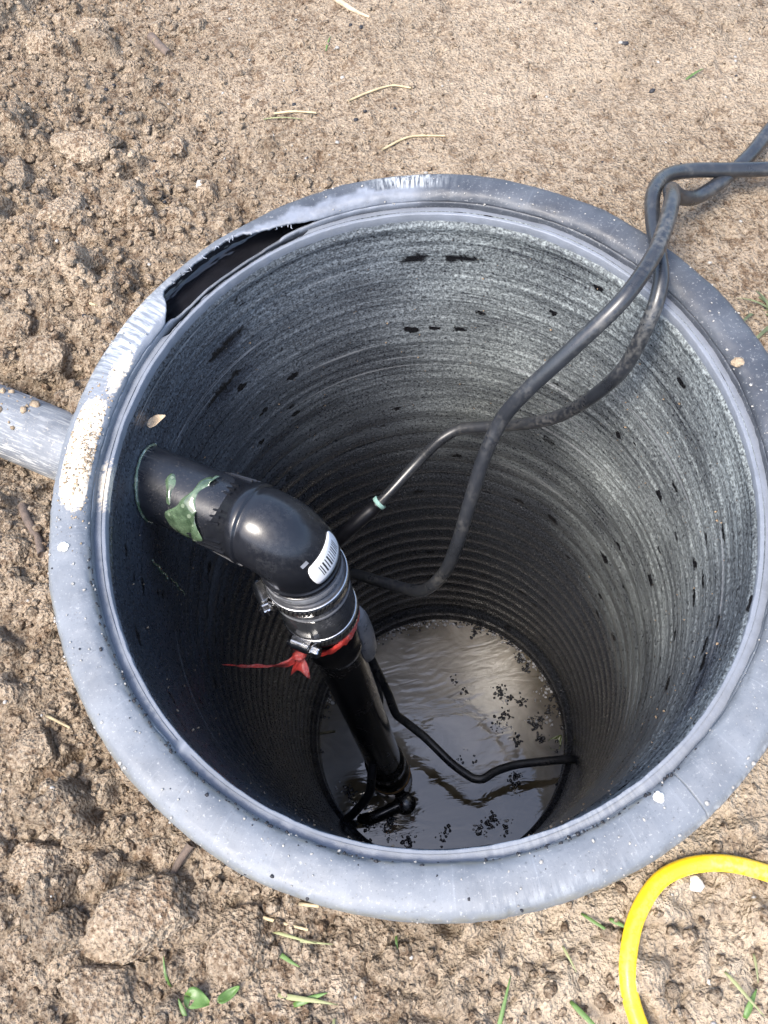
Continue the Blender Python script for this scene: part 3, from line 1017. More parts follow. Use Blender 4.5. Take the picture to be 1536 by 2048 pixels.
def build_glue():
    """spilled green pipe cement: bead at the wall, smear and drips"""
    def on_pipe(s, ang, r):       # ang degrees, 0 = top, 90 = towards the camera side
        a = math.radians(ang)
        return Q - U * s + (ZZ * math.cos(a) + NN * math.sin(a)) * r
    # smear on the pipe next to the hub
    nu, nv = 46, 26
    r5 = np.random.default_rng(5)
    V = []; F = []
    for i in range(nu):
        w = i / (nu - 1)
        ang = -30 + 130 * w
        half = .0035 + .013 * math.exp(-((w - .72) / .20) ** 2) + .0012 * math.sin(w * 17)
        mid = .0655 + .003 * math.sin(w * 4.0) + .010 * w
        for j in range(nv):
            q = 2 * j / (nv - 1) - 1
            edge = (1 - q * q) * math.sin(PI * min(1, max(0, w))) ** .35
            s = mid + half * q * (1 + .25 * mnoise.noise((w * 7, q, 2)))
            hgt = PR + .0004 + .0013 * max(0, edge) ** .6 - .0006 + (.0030 if s < .0645 else 0)
            V.append(tuple(on_pipe(s, ang, hgt) - Vector(PO)))
    F = [tuple(int(x) for x in q) for q in grid_faces(nu, nv)[:, ::-1]]
    link_mesh('cement_smear', V, F, M['glue'], drain)
    # small streak higher up
    V, _, _ = [], 0, 0
    for i in range(24):
        w = i / 23
        for j in range(7):
            q = 2 * j / 6 - 1
            half = .0022 + .003 * math.exp(-((w - .3) / .2) ** 2)
            V.append(tuple(on_pipe(.094 - .007 * w + half * q, -8 + 50 * w, PR + .0010 * (1 - q * q) * math.sin(PI * w) ** .4 - .0003) - Vector(PO)))
    link_mesh('cement_smear', V, [tuple(int(x) for x in q) for q in grid_faces(24, 7)[:, ::-1]], M['glue'], drain)
    # bead round the hole in the wall
    pts = []
    for ang in np.linspace(-60, 165, 46):
        s = .134 + .004 * math.sin(ang * .05) + .0012 * mnoise.noise((ang * .1, 0, 0))
        # follow the curved wall: move along the pipe until the wall is met
        for st in np.arange(.10, .19, .0006):
            p = on_pipe(st, ang, PR + .0006)
            k = -p.z / DEPTH
            tt = math.atan2(p.y, p.x)
            if math.hypot(p.x, p.y) > float((.22 + (rim_r(tt) - .22) * (1 - k)) * (1 - k) + RW * k) - .0022: break
        pts.append(p)
    rad = [.0008 + .0011 * abs(mnoise.noise((i * .3, 1.5, 0))) for i in range(len(pts))]
    v, f, _ = sweep(pts, rad, 10, PO)
    link_mesh('cement_bead', v, f, M['glue'], drain)
    # drips running down the wall from the bead
    for ang, z0, z1, w0 in ((176.5, -.088, -.122, .0013), (175.6, -.130, -.165, .0009)):
        t = math.radians(ang)
        path, rads = [], []
        for i in range(14):
            z = z0 + (z1 - z0) * i / 13
            k = -z / DEPTH
            r = float((.22 + (rim_r(t) - .22) * (1 - k)) * (1 - k) + RW * k) - .0014
            path.append((r * math.cos(t + .004 * math.sin(i)), r * math.sin(t + .004 * math.sin(i)), z))
            rads.append(w0 * (.5 + .5 * math.sin(PI * (i + 1) / 15)))
        v, f, _ = sweep(path, rads, 8, PO)
        link_mesh('cement_drip', v, f, M['glue'], drain)


build_glue()

# ------------------------------------------------------------------ red tape tied round the riser
def build_tape():
    c = riser_at(-.1985)
    root = empty('red_tape', tuple(c), 'crumpled red plastic tape tied round the riser below the clamp', 'tape')
    r6 = random.Random(4)
    n, nv = 96, 9
    V = []
    for i in range(n):
        a = 2 * PI * i / n
        lift = .014 * math.cos(a - math.radians(20))
        wdt = .0062 + .0028 * math.sin(a * 2 + 1) + .002 * mnoise.noise((math.cos(a) * 3, math.sin(a) * 3, 1))
        for j in range(nv):
            q = j / (nv - 1) * 2 - 1
            fold = .0015 * math.sin(j * 2.4 + 3 * math.sin(a * 2)) + .0011 * mnoise.noise((math.cos(a) * 9, math.sin(a) * 9, j * .8))
            rr = .0292 + .0012 * (1 - q * q) + fold
            V.append((rr * math.cos(a), rr * math.sin(a), lift + wdt * q - .002))
    link_mesh('wrap', V, grid_faces(n, nv, True, False), M['red_tape'], root)
    # twisted tail reaching to the left
    pts = [(-.1232, -.0415, -.2065), (-.1300, -.0440, -.2085), (-.1420, -.0425, -.2110), (-.1560, -.0400, -.2140), (-.1720, -.0355, -.2180), (-.1880, -.0312, -.2200)]
    P = spline([Vector(p) - c for p in pts], .002)
    V = []
    m = len(P)
    for i, p in enumerate(P):
        w = i / (m - 1)
        hw = .0046 * (1 - w) ** 1.8 + .0009
        tw = w * 5 + .5
        d = Vector((.1, math.cos(tw) * .7, math.sin(tw)))
        for j in range(5):
            q = j / 4 * 2 - 1
            V.append(tuple(p + d * hw * q + Vector((0, .0007 * math.sin(j * 3 + i * .5), .0006 * math.cos(j * 2.2 + i * .4)))))
    o = link_mesh('tail', V, grid_faces(m, 5), M['red_tape'], root)
    o.modifiers.new('film', 'SOLIDIFY').thickness = .0003
    # the knot
    bm = bmesh.new(); bmesh.ops.create_icosphere(bm, subdivisions=3, radius=1)
    kc = Vector((-.1190, -.0398, -.2050)) - c
    V = []
    for vv in bm.verts:
        d = vv.co.normalized(); k_ = 1 + .35 * mnoise.noise(d * 2.1 + Vector((3, 1, 2))) + .16 * mnoise.noise(d * 6)
        V.append(tuple(kc + Vector((d.x * .0062, d.y * .0046, d.z * .0044)) * k_))
    bm.verts.index_update(); F_ = [tuple(q.index for q in fc.verts) for fc in bm.faces]; bm.free()
    link_mesh('knot', V, F_, M['red_tape'], root)
    # short flap hanging at the front
    V = []
    A = Vector((-.1185, -.0400, -.206)) - c
    for i in range(9):
        w = i / 8
        hw = .0026 + .0040 * math.sin(min(1, w * 1.5) * PI / 2)
        for j in range(9):
            q = j / 8 * 2 - 1
            V.append((A.x + hw * q * .95 - .003 * w + .002 * w * q, A.y - .012 * w + .0025 * math.sin(q * 3 + w * 2) - .003 * q * w, A.z - .010 * w + .0022 * math.sin(q * 2.6 + 1) * (.4 + w) + .0012 * mnoise.noise((q * 3, w * 3, 7))))
    o = link_mesh('flap', V, grid_faces(9, 9), M['red_tape'], root, smooth=False)
    o.modifiers.new('film', 'SOLIDIFY').thickness = .0003


build_tape()

# ------------------------------------------------------------------ power cables
CA = [(1.45, .42, -.006), (.85, .24, -.006), (.4600, .2020, -.004), (.3537, .2111, -.004), (.3048, .2134, .0), (.271, .2156, .004), (.2422, .2148, .010), (.219, .205, .018), (.2023, .1846, .024), (.1942, .1585, .024),
      (.1889, .1277, .0245), (.1838, .1042, .0235), (.1778, .0906, .015), (.1711, .0824, .0), (.1615, .0798, -.04), (.1453, .0912, -.09), (.1247, .1105, -.14),
      (.0904, .1431, -.19), (.056, .1596, -.21), (.0361, .1573, -.22), (.0088, .146, -.24), (-.0282, .1242, -.26), (-.0651, .1085, -.28), (-.0948, .1078, -.33),
      (-.0975, .0947, -.41), (-.084, .0715, -.47), (-.0711, .0417, -.52), (-.0614, .0195, -.57), (-.0557, -.0014, -.60), (-.0461, -.009, -.615), (-.024, -.0299, -.63),
      (.0052, -.0666, -.64), (.0273, -.0868, -.645), (.0396, -.0901, -.645), (.0575, -.0826, -.65), (.0848, -.0778, -.655), (.1277, -.0787, -.66), (.158, -.0795, -.668), (.1690, -.078, -.690), (.166, -.070, -.735), (.160, -.066, -.775)]
CB = [(1.20, .95, -.006), (.66, .56, -.006), (.4297, .3605, -.004), (.3751, .3079, -.004), (.3208, .2553, -.003), (.2991, .2343, -.003), (.2669, .2098, -.002), (.2431, .1961, .001), (.2257, .1879, .012), (.2143, .1821, .026),
      (.2065, .1626, .036), (.193, .1359, .041), (.175, .1079, .043), (.149, .0825, .036), (.1177, .0713, .01), (.0854, .0676, -.03), (.0695, .0668, -.06), (.0546, .0547, -.09),
      (.0399, .0365, -.13), (.026, .0195, -.17), (.0129, .0137, -.21), (-.0069, .0187, -.25), (-.0391, .0488, -.29), (-.0689, .0811, -.33), (-.0974, .1084, -.37),
      (-.1028, .0912, -.43), (-.0928, .0674, -.49), (-.0789, .0366, -.53), (-.0728, .0142, -.56), (-.0796, -.0112, -.575), (-.0875, -.0389, -.585), (-.0964, -.0673, -.605),
      (-.1064, -.0854, -.645), (-.1348, -.0981, -.70), (-.1500, -.1000, -.742), (-.1328, -.1082, -.76)]


def build_cables():
    rt = CA[4]
    a = empty('power_cable', rt, 'black cable lying under the other at the rim, with a green-ringed sleeve', 'cable', 'black cables running into the basin')
    P = spline(CA, .004)
    v, f, _ = sweep(P, .0055, 20, rt, True, None, .01)
    link_mesh('jacket', v, f, M['cable'], a)
    S = [p for p in P if p.z < -.262 and p.z > -.330 and p.x < -.03]
    S = [Vector((-.0345, .1213, -.2640))] + S[2:]
    rr = [.0073 if 0 < i < len(S) - 1 else .0062 for i in range(len(S))]
    v, f, _ = sweep(S, rr, 22, rt)
    sl = link_mesh('splice_sleeve', v, f, M['sleeve'], a)
    d = (Vector((-.0651, .1085, -.28)) - Vector((-.0282, .1242, -.26))).normalized()
    p0 = Vector((-.0300, .1234, -.2610))
    v, f, _ = sweep([p0, p0 + d * .0003, p0 + d * .0040, p0 + d * .0043], [.0060, .0076, .0076, .0060], 22, rt)
    link_mesh('marker_band', v, f, M['teal'], a)
    rt = CB[6]
    P = spline(CB, .004)
    v, f, _ = sweep(P, .0057, 20, rt, True, None, .01)
    b = link_mesh('power_cable', v, f, M['cable'])
    b.location = rt
    tag(b, 'black cable crossing on top at the rim and looping below the elbow', 'cable', 'black cables running into the basin')


build_cables()

# ------------------------------------------------------------------ yellow hose
HP = [(1.40, -.70), (.60, -.42), (.40, -.40), (.25, -.335), (.1760, -.2800), (.1451, -.2594), (.1221, -.2493), (.1012, -.2471), (.0825, -.2522), (.0653, -.2683), (.0552, -.288), (.0525, -.3027), (.0535, -.3175), (.058, -.3355), (.0752, -.3608), (.11, -.41), (.13, -.50), (.20, -.95)]
HP = [(x + .0045, y - .0065) for x, y in HP]
hz = [max(ground_z(x, y), ground_z(x + .004, y), ground_z(x - .004, y)) for x, y in HP]
hz = [sorted(hz[max(0, i - 2):i + 3])[len(hz[max(0, i - 2):i + 3]) // 2] for i in range(len(hz))]
P = spline([(x, y, z + .0042) for (x, y), z in zip(HP, hz)], .004)
v, f, _ = sweep(P, .0046, 24, HP[8] + (hz[8],), True)
h = link_mesh('yellow_hose', v, f, M['yellow'])
h.location = HP[8] + (hz[8],)
tag(h, 'bright yellow hose curving over the soil beside the near rim', 'hose')

# ------------------------------------------------------------------ soil clods that can be told apart
def clod(x, y, rx, ry, rz, rot, mat, label, seed, sink=.48, sub=5):
    bm = bmesh.new()
    bmesh.ops.create_icosphere(bm, subdivisions=sub, radius=1)
    rc = random.Random(seed)
    cuts = [(Vector((rc.gauss(0, 1), rc.gauss(0, 1), rc.gauss(.2, .8))).normalized(), rc.uniform(.66, .92)) for q in range(13)]
    for vv in bm.verts:
        d = vv.co.normalized()
        o = Vector((seed * 3.1, seed * 1.7, seed * .9))
        n1 = mnoise.noise(d * 1.3 + o) * .22
        n2 = mnoise.noise(d * 3.2 + o) * .13
        n3 = mnoise.noise(d * 7 + o) * .06
        n4 = mnoise.noise(d * 17 + o) * .035 - abs(mnoise.noise(d * 11 + o)) * .07
        n5 = mnoise.noise(d * 42 + o) * .022
        k = 1 + n1 + n2 * .6
        for cn, ch in cuts:
            q = d.dot(cn)
            if q > .05: k = min(k, ch / q)
        k += n3 + n4 + n5
        p = d * k
        if p.z > .72: p.z = .72 + (p.z - .72) * .45
        vv.co = Vector((p.x * rx, p.y * ry, p.z * rz))
    V = [tuple(vv.co) for vv in bm.verts]
    bm.verts.index_update()
    F = [tuple(q.index for q in fc.verts) for fc in bm.faces]
    bm.free()
    o = link_mesh('soil_clod', V, F, M['soil'], attrs={'tone': np.full(len(V), {'clod_tan': .92, 'clod_mid': .62, 'clod_dark': .3}[mat])})
    zs = sorted(ground_z(x + rx * .6 * math.cos(q), y + ry * .6 * math.sin(q)) for q in np.linspace(0, 6, 9))
    o.location = (x, y, zs[3] + rz * (1 - 2 * sink) * .5)
    o.rotation_euler = (0, 0, math.radians(rot))
    return tag(o, label, 'soil clod', 'larger clods of dug soil')


CL = [
    (-.200, -.232, .034, .028, .024, 15, 'clod_tan', 'largest tan soil clod, below the rim at the near left corner'),
    (-.239, .409, .036, .021, .017, -12, 'clod_tan', 'smooth oval tan clod lying alone at the upper left'),
    (-.239, .570, .023, .019, .015, 30, 'clod_tan', 'squarish pale clod near the top left corner'),
    (-.284, .566, .019, .021, .014, 70, 'clod_tan', 'pale clod left of the squarish one near the top left corner'),
    (-.273, .190, .026, .021, .018, 20, 'clod_mid', 'brown clod resting just above the grey drain pipe'),
    (-.300, .222, .020, .017, .014, 60, 'clod_mid', 'small brown clod at the left edge above the drain pipe'),
    (-.204, .334, .019, .017, .014, 10, 'clod_tan', 'round tan clod uphill of the torn rim'),
    (-.262, .336, .024, .020, .016, 45, 'clod_tan', 'wide tan clod below the smooth oval one'),
    (-.306, .385, .018, .030, .016, 5, 'clod_mid', 'tall clod cut by the left edge beside the oval one'),
    (-.268, -.128, .019, .016, .013, 25, 'clod_mid', 'flat brown clod left of the near rim'),
    (-.262, -.200, .019, .022, .016, 80, 'clod_tan', 'rounded tan clod at the left edge above the dark clods'),
    (-.247, -.236, .019, .017, .013, 0, 'clod_dark', 'dark crumbly clod left of the largest clod'),
    (-.270, -.240, .014, .013, .010, 40, 'clod_mid', 'small clod at the lower left edge beside the dark one'),
    (-.146, -.256, .022, .020, .011, 55, 'clod_mid', 'low cracked clod right of the largest clod'),
    (-.222, -.270, .028, .018, .011, -20, 'clod_mid', 'low wide clod in the bottom left corner'),
    (-.135, .548, .017, .011, .010, 20, 'clod_mid', 'brown clod at the top, left of the pale roots'),
    (-.160, .388, .014, .012, .010, 65, 'clod_tan', 'small tan clod right of the smooth oval one'),
    (-.290, .012, .013, .016, .010, 30, 'clod_mid', 'small brown clod at the left edge below the drain pipe'),
]
for i, (x, y, rx, ry, rz, rot, m, lab) in enumerate(CL):
    clod(x, y, rx, ry, rz, rot, m, lab, i + 1)

# ------------------------------------------------------------------ loose crumbs (uncountable)
ICO = None


def ico():
    bm = bmesh.new()
    bmesh.ops.create_icosphere(bm, subdivisions=1, radius=1)
    V = np.array([v.co[:] for v in bm.verts]); bm.verts.index_update()
    F = np.array([[v.index for v in f.verts] for f in bm.faces])
    bm.free()
    return V, F


IV, IF = ico()


def scatter(name, pts, sizes, mat, label, seed, flat=.75, smooth=False, parent=None, attrs=False):
    r = np.random.default_rng(seed)
    n = len(pts); nv = len(IV)
    J = 1 + r.uniform(-.32, .32, (n, nv, 1))
    V = IV[None] * J * np.stack([r.uniform(.7, 1.3, n), r.uniform(.7, 1.3, n), r.uniform(.6, 1.0, n) * flat], -1)[:, None, :]
    a = r.uniform(0, 6.28, n); c, s = np.cos(a)[:, None], np.sin(a)[:, None]
    X = V[..., 0] * c - V[..., 1] * s; Y = V[..., 0] * s + V[..., 1] * c
    V = np.stack([X, Y, V[..., 2]], -1) * np.asarray(sizes)[:, None, None] + np.asarray(pts)[:, None, :]
    F = (IF[None] + (np.arange(n) * nv)[:, None, None]).reshape(-1, 3)
    o = link_mesh(name, V.reshape(-1, 3), F, mat, smooth=smooth, parent=parent, attrs={'tone': np.repeat(r.uniform(.25, .95, n), nv)} if attrs else None)
    return tag(o, label, kind='stuff')


def ground_points(n, seed, lo, hi, power, xr=(-.52, .50), yr=(-.46, .74), rough_bias=True, lift=.25):
    r = np.random.default_rng(seed)
    P, S = [], []
    while len(P) < n:
        x, y = r.uniform(*xr), r.uniform(*yr)
        t = math.atan2(y, x)
        s = lo + (hi - lo) * r.random() ** power
        if math.hypot(x, y) < float(rim_r(t)) + .034 + s * .6: continue
        if rough_bias:
            m = ROUGH[int(np.searchsorted(GX, x)), int(np.searchsorted(GY, y))]
            if r.random() > (m * 1.2 - .12 if s > .0022 else .35 + m): continue
        P.append((x, y, ground_z(x, y) + s * lift)); S.append(s)
    return P, S


P_, S_ = ground_points(18000, 21, .0010, .0050, 2.6)
scatter('loose_soil', P_, S_, M['soil'], 'loose brown soil crumbs scattered over the ground', 1, attrs=True)
P_, S_ = ground_points(170, 22, .0010, .0028, 1.6, rough_bias=False)
scatter('dark_grit', P_, S_, M['charcoal'], 'small black crumbs scattered on the soil', 2)
P_, S_ = ground_points(420, 23, .0007, .0022, 1.8, rough_bias=False)
scatter('pale_grit', P_, S_, M['grit'], 'tiny pale stones scattered on the soil', 3)


# crumbs stuck on the rim and on the drain pipe
def rim_points(n, seed, lo, hi, sel=None):
    r = np.random.default_rng(seed); P, S = [], []
    while len(P) < n:
        t = r.uniform(0, 2 * PI); ph = r.uniform(.1, 2.9)
        dg = math.degrees(t)
        if 100 < dg < 140: continue
        if sel and not sel(dg, math.degrees(ph), r): continue
        s = lo + (hi - lo) * r.random() ** 2.5
        R = float(rim_r(t)) + .0205 + (.0140 + s * .3) * float(rcos(ph))
        P.append((R * math.cos(t), R * math.sin(t), .0008 + (.0108 + s * .3) * float(rsin(ph)))); S.append(s)
    return P, S


P_, S_ = rim_points(480, 31, .00025, .0011)
scatter('rim_grit', P_, S_, M['grit'], 'pale grit stuck to the rim', 4, .5)
P_, S_ = rim_points(520, 32, .0003, .0010, lambda d, p, r: r.random() < math.exp(-((d - 167) / 9) ** 2) and 70 < p < 140)
scatter('rim_sand', P_, S_, M['clod_tan'], 'dry tan sand spilled on the left rim', 5, .6)
P_, S_ = rim_points(300, 33, .0003, .0012, lambda d, p, r: d > 185 and d < 300 and (142 < p < 166 or r.random() < .015))
scatter('rim_dirt', P_, S_, M['charcoal'], 'dark dirt caught in the groove of the near rim', 6, .6)
rr = np.random.default_rng(8); P_, S_ = [], []
for q in range(90):
    s = rr.uniform(.225, .33); a = math.radians(rr.normal(-8, 26)); z = PR + .0002
    p = Q - U * s + (ZZ * math.cos(a) + NN * math.sin(a)) * z
    P_.append(tuple(p)); S_.append(.0008 + .0032 * rr.random() ** 3)
scatter('pipe_dirt', P_, S_, M['clod_tan'], 'soil crumbs lying on the grey drain pipe', 7, .6)

# specks of silt and water on the wall: tiny drops
rr = np.random.default_rng(9); P_, S_ = [], []
for q in range(900):
    t = rr.uniform(0, 2 * PI); z = -rr.uniform(.02, .45) ** 1.0
    k = -z / DEPTH
    R = float((.22 + (rim_r(t) - .22) * (1 - k)) * (1 - k) + RW * k) - .0016
    P_.append((R * math.cos(t), R * math.sin(t), z)); S_.append(.00025 + .0008 * rr.random() ** 3)
scatter('wall_specks', P_, S_, M['clod_mid'], 'pale specks of dried mud splashed on the basin wall', 8, .8)


# ------------------------------------------------------------------ small single things
def lump(name, loc, size, mat, label, cat, seed, sub=3):
    bm = bmesh.new(); bmesh.ops.create_icosphere(bm, subdivisions=sub, radius=1)
    for vv in bm.verts:
        d = vv.co.normalized(); o = Vector((seed * 2.3, seed, 4))
        k = 1 + .28 * mnoise.noise(d * 1.6 + o) + .14 * mnoise.noise(d * 4 + o)
        vv.co = Vector((d.x * k * size[0], d.y * k * size[1], d.z * k * size[2]))
    V = [tuple(vv.co) for vv in bm.verts]; bm.verts.index_update()
    F = [tuple(q.index for q in fc.verts) for fc in bm.faces]; bm.free()
    o = link_mesh(name, V, F, mat)
    o.location = loc
    return tag(o, label, cat)


def on_rim(deg, ph, up=0.0):
    t = math.radians(deg); p = math.radians(ph)
    R = float(rim_r(t)) + .0205 + (.0140 + up) * float(rcos(p))
    return (R * math.cos(t), R * math.sin(t), .0008 + (.0108 + up) * float(rsin(p)))


lump('dirt_lump', on_rim(9.5, 128, .001), (.0042, .0036, .0026), M['clod_tan'], 'tan crumb of dirt stuck on the right rim', 'dirt', 3)
lump('mortar_splash', on_rim(184.6, 88, .0003), (.0036, .0032, .0010), M['mortar'], 'white splash on the left rim below the sand', 'splash', 5)
lump('mortar_splash', on_rim(291.6, 120, .0004), (.0030, .0028, .0011), M['mortar'], 'white blob on the near rim beside the fine seam', 'splash', 6)
lump('pebble', (-.139, .339, ground_z(-.139, .339) + .002), (.0045, .004, .0032), M['pebble'], 'pale grey pebble just outside the torn rim', 'pebble', 7)
lump('pebble', (.107, -.263, ground_z(.107, -.263) + .003), (.0046, .0042, .0036), M['mortar'], 'white pebble inside the curve of the yellow hose', 'pebble', 8)


def strand(name, pts, r0, r1, mat, label, cat, group=None, lift=.001, extra=None, z_abs=False):
    P3 = [(x, y, ground_z(x, y) + lift) if not z_abs else q for q in pts for (x, y) in [q[:2]]]
    zs = [p[2] for p in P3]
    P = spline(P3, .003)
    n = len(P)
    rads = [r0 + (r1 - r0) * i / (n - 1) for i in range(n)]
    org = P3[0]
    parts = [sweep(P, rads, 8, org, True, None, .15)[:2]]
    for e, er0, er1 in (extra or []):
        E3 = [(x, y, ground_z(x, y) + lift) for x, y in e]
        Pe = spline(E3, .003)
        parts.append(sweep(Pe, [er0 + (er1 - er0) * i / (len(Pe) - 1) for i in range(len(Pe))], 8, org, True, None, .15)[:2])
    v, f = merge(*parts)
    o = link_mesh(name, v, f, mat)
    o.location = org
    return tag(o, label, cat, group)


strand('root', [(-.006, .578), (-.001, .555), (.006, .538), (.020, .516), (.034, .500)], .0042, .0012, M['root'], 'forked pale root lying on the soil at the top edge', 'root', None, .001,
       [([(.000, .556), (-.018, .556), (-.040, .560)], .0022, .0010), ([(.004, .542), (.012, .552)], .0018, .0008)])
strand('root', [(.104, .548), (.098, .535), (.088, .520), (.084, .508)], .0026, .0010, M['root'], 'short curved pale root at the top edge right of the forked one', 'root', None, .001)
strand('stick', [(-.292, .058), (-.283, .040), (-.274, .022), (-.268, .006)], .0036, .0030, M['bark'], 'brown stick beside the left rim below the drain pipe', 'stick', None, .001)
strand('stick', [(-.178, .552), (-.170, .535), (-.160, .515)], .0048, .0036, M['bark'], 'thick brown stick among the clods at the upper left', 'stick', None, .002)
strand('stick', [(-.170, -.200), (-.180, -.210), (-.184, -.220)], .0028, .0020, M['bark'], 'short brown stick above the largest clod', 'stick', None, .003)
straws = [
    ([(-.000, .396), (.018, .402), (.040, .404), (.056, .396)], 'straw', 'long dry straw lying beyond the far rim'),
    ([(-.068, .404), (-.050, .399), (-.030, .390)], 'straw', 'thin straw left of the long one beyond the far rim'),
    ([(-.144, -.239), (-.128, -.246), (-.108, -.254)], 'straw', 'dry pale straw lying under the near left rim'),
    ([(-.112, -.240), (-.101, -.243)], 'straw', 'stubby flat straw touching the near rim'),
    ([(-.236, .226), (-.228, .216)], 'straw', 'short straw on the soil left of the torn rim'),
    ([(.020, .330), (.045, .338), (.075, .332)], 'straw', 'curved straw close behind the far rim'),
    ([(-.258, -.110), (-.246, -.118)], 'straw', 'small straw left of the near left rim'),
]
for p, m, lab in straws:
    strand('straw', p, .0011, .0008, M[m], lab, 'straw', 'dry straws on the soil', .0016)
v, f, _ = sweep(spline([(-.1860, .0262, -.7445), (-.1700, .0268, -.7490), (-.1500, .0262, -.7488)], .004), [.0018] * len(spline([(-.1860, .0262, -.7445), (-.1700, .0268, -.7490), (-.1500, .0262, -.7488)], .004)), 8, (-.17, .0268, -.749))
o = link_mesh('straw', v, f, M['wet_straw']); o.location = (-.17, .0268, -.749)
tag(o, 'wet straw floating on the water against the left wall', 'straw')


def blade(x, y, ang, L, w, mat, label, seed, rise=.3, bend=.4):
    r = random.Random(seed)
    n = 9
    V = []
    a = math.radians(ang)
    z0 = ground_z(x, y)
    px, py, pz = 0., 0., .0008
    for i in range(n):
        q = i / (n - 1)
        hw = w * (1 - q ** 2.2) * (.55 + .45 * min(1, q * 5)) + .00012
        sx, sy = -math.sin(a), math.cos(a)
        for k, dz in ((-1, .3), (0, 0), (1, .3)):
            V.append((px + sx * hw * k, py + sy * hw * k, pz + hw * dz))
        st = L / (n - 1)
        sl = rise * (1 - 1.6 * q)
        px += math.cos(a) * st * math.cos(sl); py += math.sin(a) * st * math.cos(sl)
        gz = ground_z(x + px, y + py) - z0
        pz = max(pz + st * math.sin(sl), gz + .0008)
        a += bend * st / L * r.choice((-1, 1)) * .5
    o = link_mesh('grass_blade', V, grid_faces(n, 3), mat)
    md = o.modifiers.new('leaf', 'SOLIDIFY'); md.thickness = .00025
    o.location = (x, y, z0)
    return tag(o, label, 'grass', 'stray grass blades on the soil')


BL = [
    (-.127, -.262, -40, .016, .0016, 'grass', 'green grass blade between the straw and the low cracked clod'),
    (-.128, -.252, -20, .026, .0010, 'grass_pale', 'slender pale blade below the straw under the near rim'),
    (-.118, -.258, -10, .024, .0008, 'grass_pale', 'thin pale blade crossing right of the green one'),
    (-.096, -.243, -12, .020, .0018, 'grass', 'green blade pressed under the near rim edge'),
    (-.186, -.271, 95, .016, .0009, 'grass', 'upright thin blade above the bright leaf at the bottom'),
    (-.176, -.286, 110, .010, .0016, 'grass', 'short broad blade left of the bright leaf'),
    (-.128, -.283, -15, .034, .0018, 'grass_pale', 'pale drooping blade at the bottom edge right of the leaf'),
    (-.120, -.289, 10, .020, .0022, 'leaf', 'broad green blade at the bottom edge right of the leaf'),
    (-.098, -.296, -100, .022, .0010, 'grass_pale', 'thin pale blade at the bottom edge under the broad one'),
    (.042, -.268, -45, .024, .0011, 'grass', 'green blade tucked left of the yellow hose'),
    (.056, -.273, -35, .012, .0015, 'grass', 'short blade just inside the yellow hose curve'),
    (.028, -.282, -75, .014, .0008, 'grass_pale', 'thin pale blade left of the hose in the bright soil'),
    (-.016, -.318, 60, .030, .0014, 'grass', 'green blade at the bottom edge below the near rim'),
    (.026, -.308, -55, .028, .0018, 'grass', 'broad blade at the bottom edge left of the hose'),
    (.108, -.306, -60, .026, .0012, 'grass_pale', 'slender blade inside the hose curve near the corner'),
    (.112, -.328, 55, .016, .0022, 'leaf', 'bright short blade in the bottom right corner'),
    (.300, .460, 10, .022, .0020, 'leaf', 'bright green blade at the top edge on the right'),
    (.288, .350, 20, .020, .0014, 'grass', 'green blade on the trodden soil at the upper right'),
    (-.078, .401, -20, .040, .0008, 'grass_pale', 'long pale blade left of the far straws'),
    (-.012, .470, 70, .018, .0009, 'grass', 'thin green blade among crumbs below the forked root'),
    (.126, -.300, -100, .014, .0008, 'grass_pale', 'tiny pale blade right inside the hose curve'),
    (-.060, -.262, -95, .014, .0008, 'grass', 'thin upright blade below the middle of the near rim'),
]
for i, (x, y, a, L, w, m, lab) in enumerate(BL):
    blade(x, y, a, L, w * .72, M[m], lab, i)


def leaf(x, y, z, ang, L, W, mat, label, lob=.3, seed=1, name='leaf'):
    V = []
    nu, nv = 12, 7
    a = math.radians(ang)
    for i in range(nu):
        q = i / (nu - 1)
        hw = W * (math.sin(PI * q ** .62) ** .8) + .0002
        for j in range(nv):
            k = j / (nv - 1) * 2 - 1
            lx = L * q - lob * L * (abs(k) ** 2) * (1 - q)
            ly = hw * k
            lz = .0012 * (k * k) + .0020 * math.sin(q * 3 + seed) + .0006 * mnoise.noise((q * 4, k * 2, seed))
            V.append((math.cos(a) * lx - math.sin(a) * ly, math.sin(a) * lx + math.cos(a) * ly, lz))
    o = link_mesh(name, V, grid_faces(nu, nv), mat)
    md = o.modifiers.new('leaf', 'SOLIDIFY'); md.thickness = .0003
    o.location = (x, y, z)
    return tag(o, label, 'leaf')


leaf(-.174, -.277, ground_z(-.170, -.278) + .003, -25, .011, .0050, M['leaf'], 'small heart-shaped bright green leaf at the bottom left')
leaf(-.158, -.281, ground_z(-.155, -.281) + .003, 25, .012, .0024, M['leaf'], 'narrow bright green leaf right of the heart-shaped one', .1, 3)
leaf(.150, -.046, -.7492, 40, .022, .0090, M['wet_leaf'], 'wet olive leaf floating by the right wall of the basin', .1, 4)
leaf(-.1885, .0940, -.0290, 10, .014, .0040, M['root'], 'dry brown husk caught above the pipe at the wall', .1, 5, 'husk')

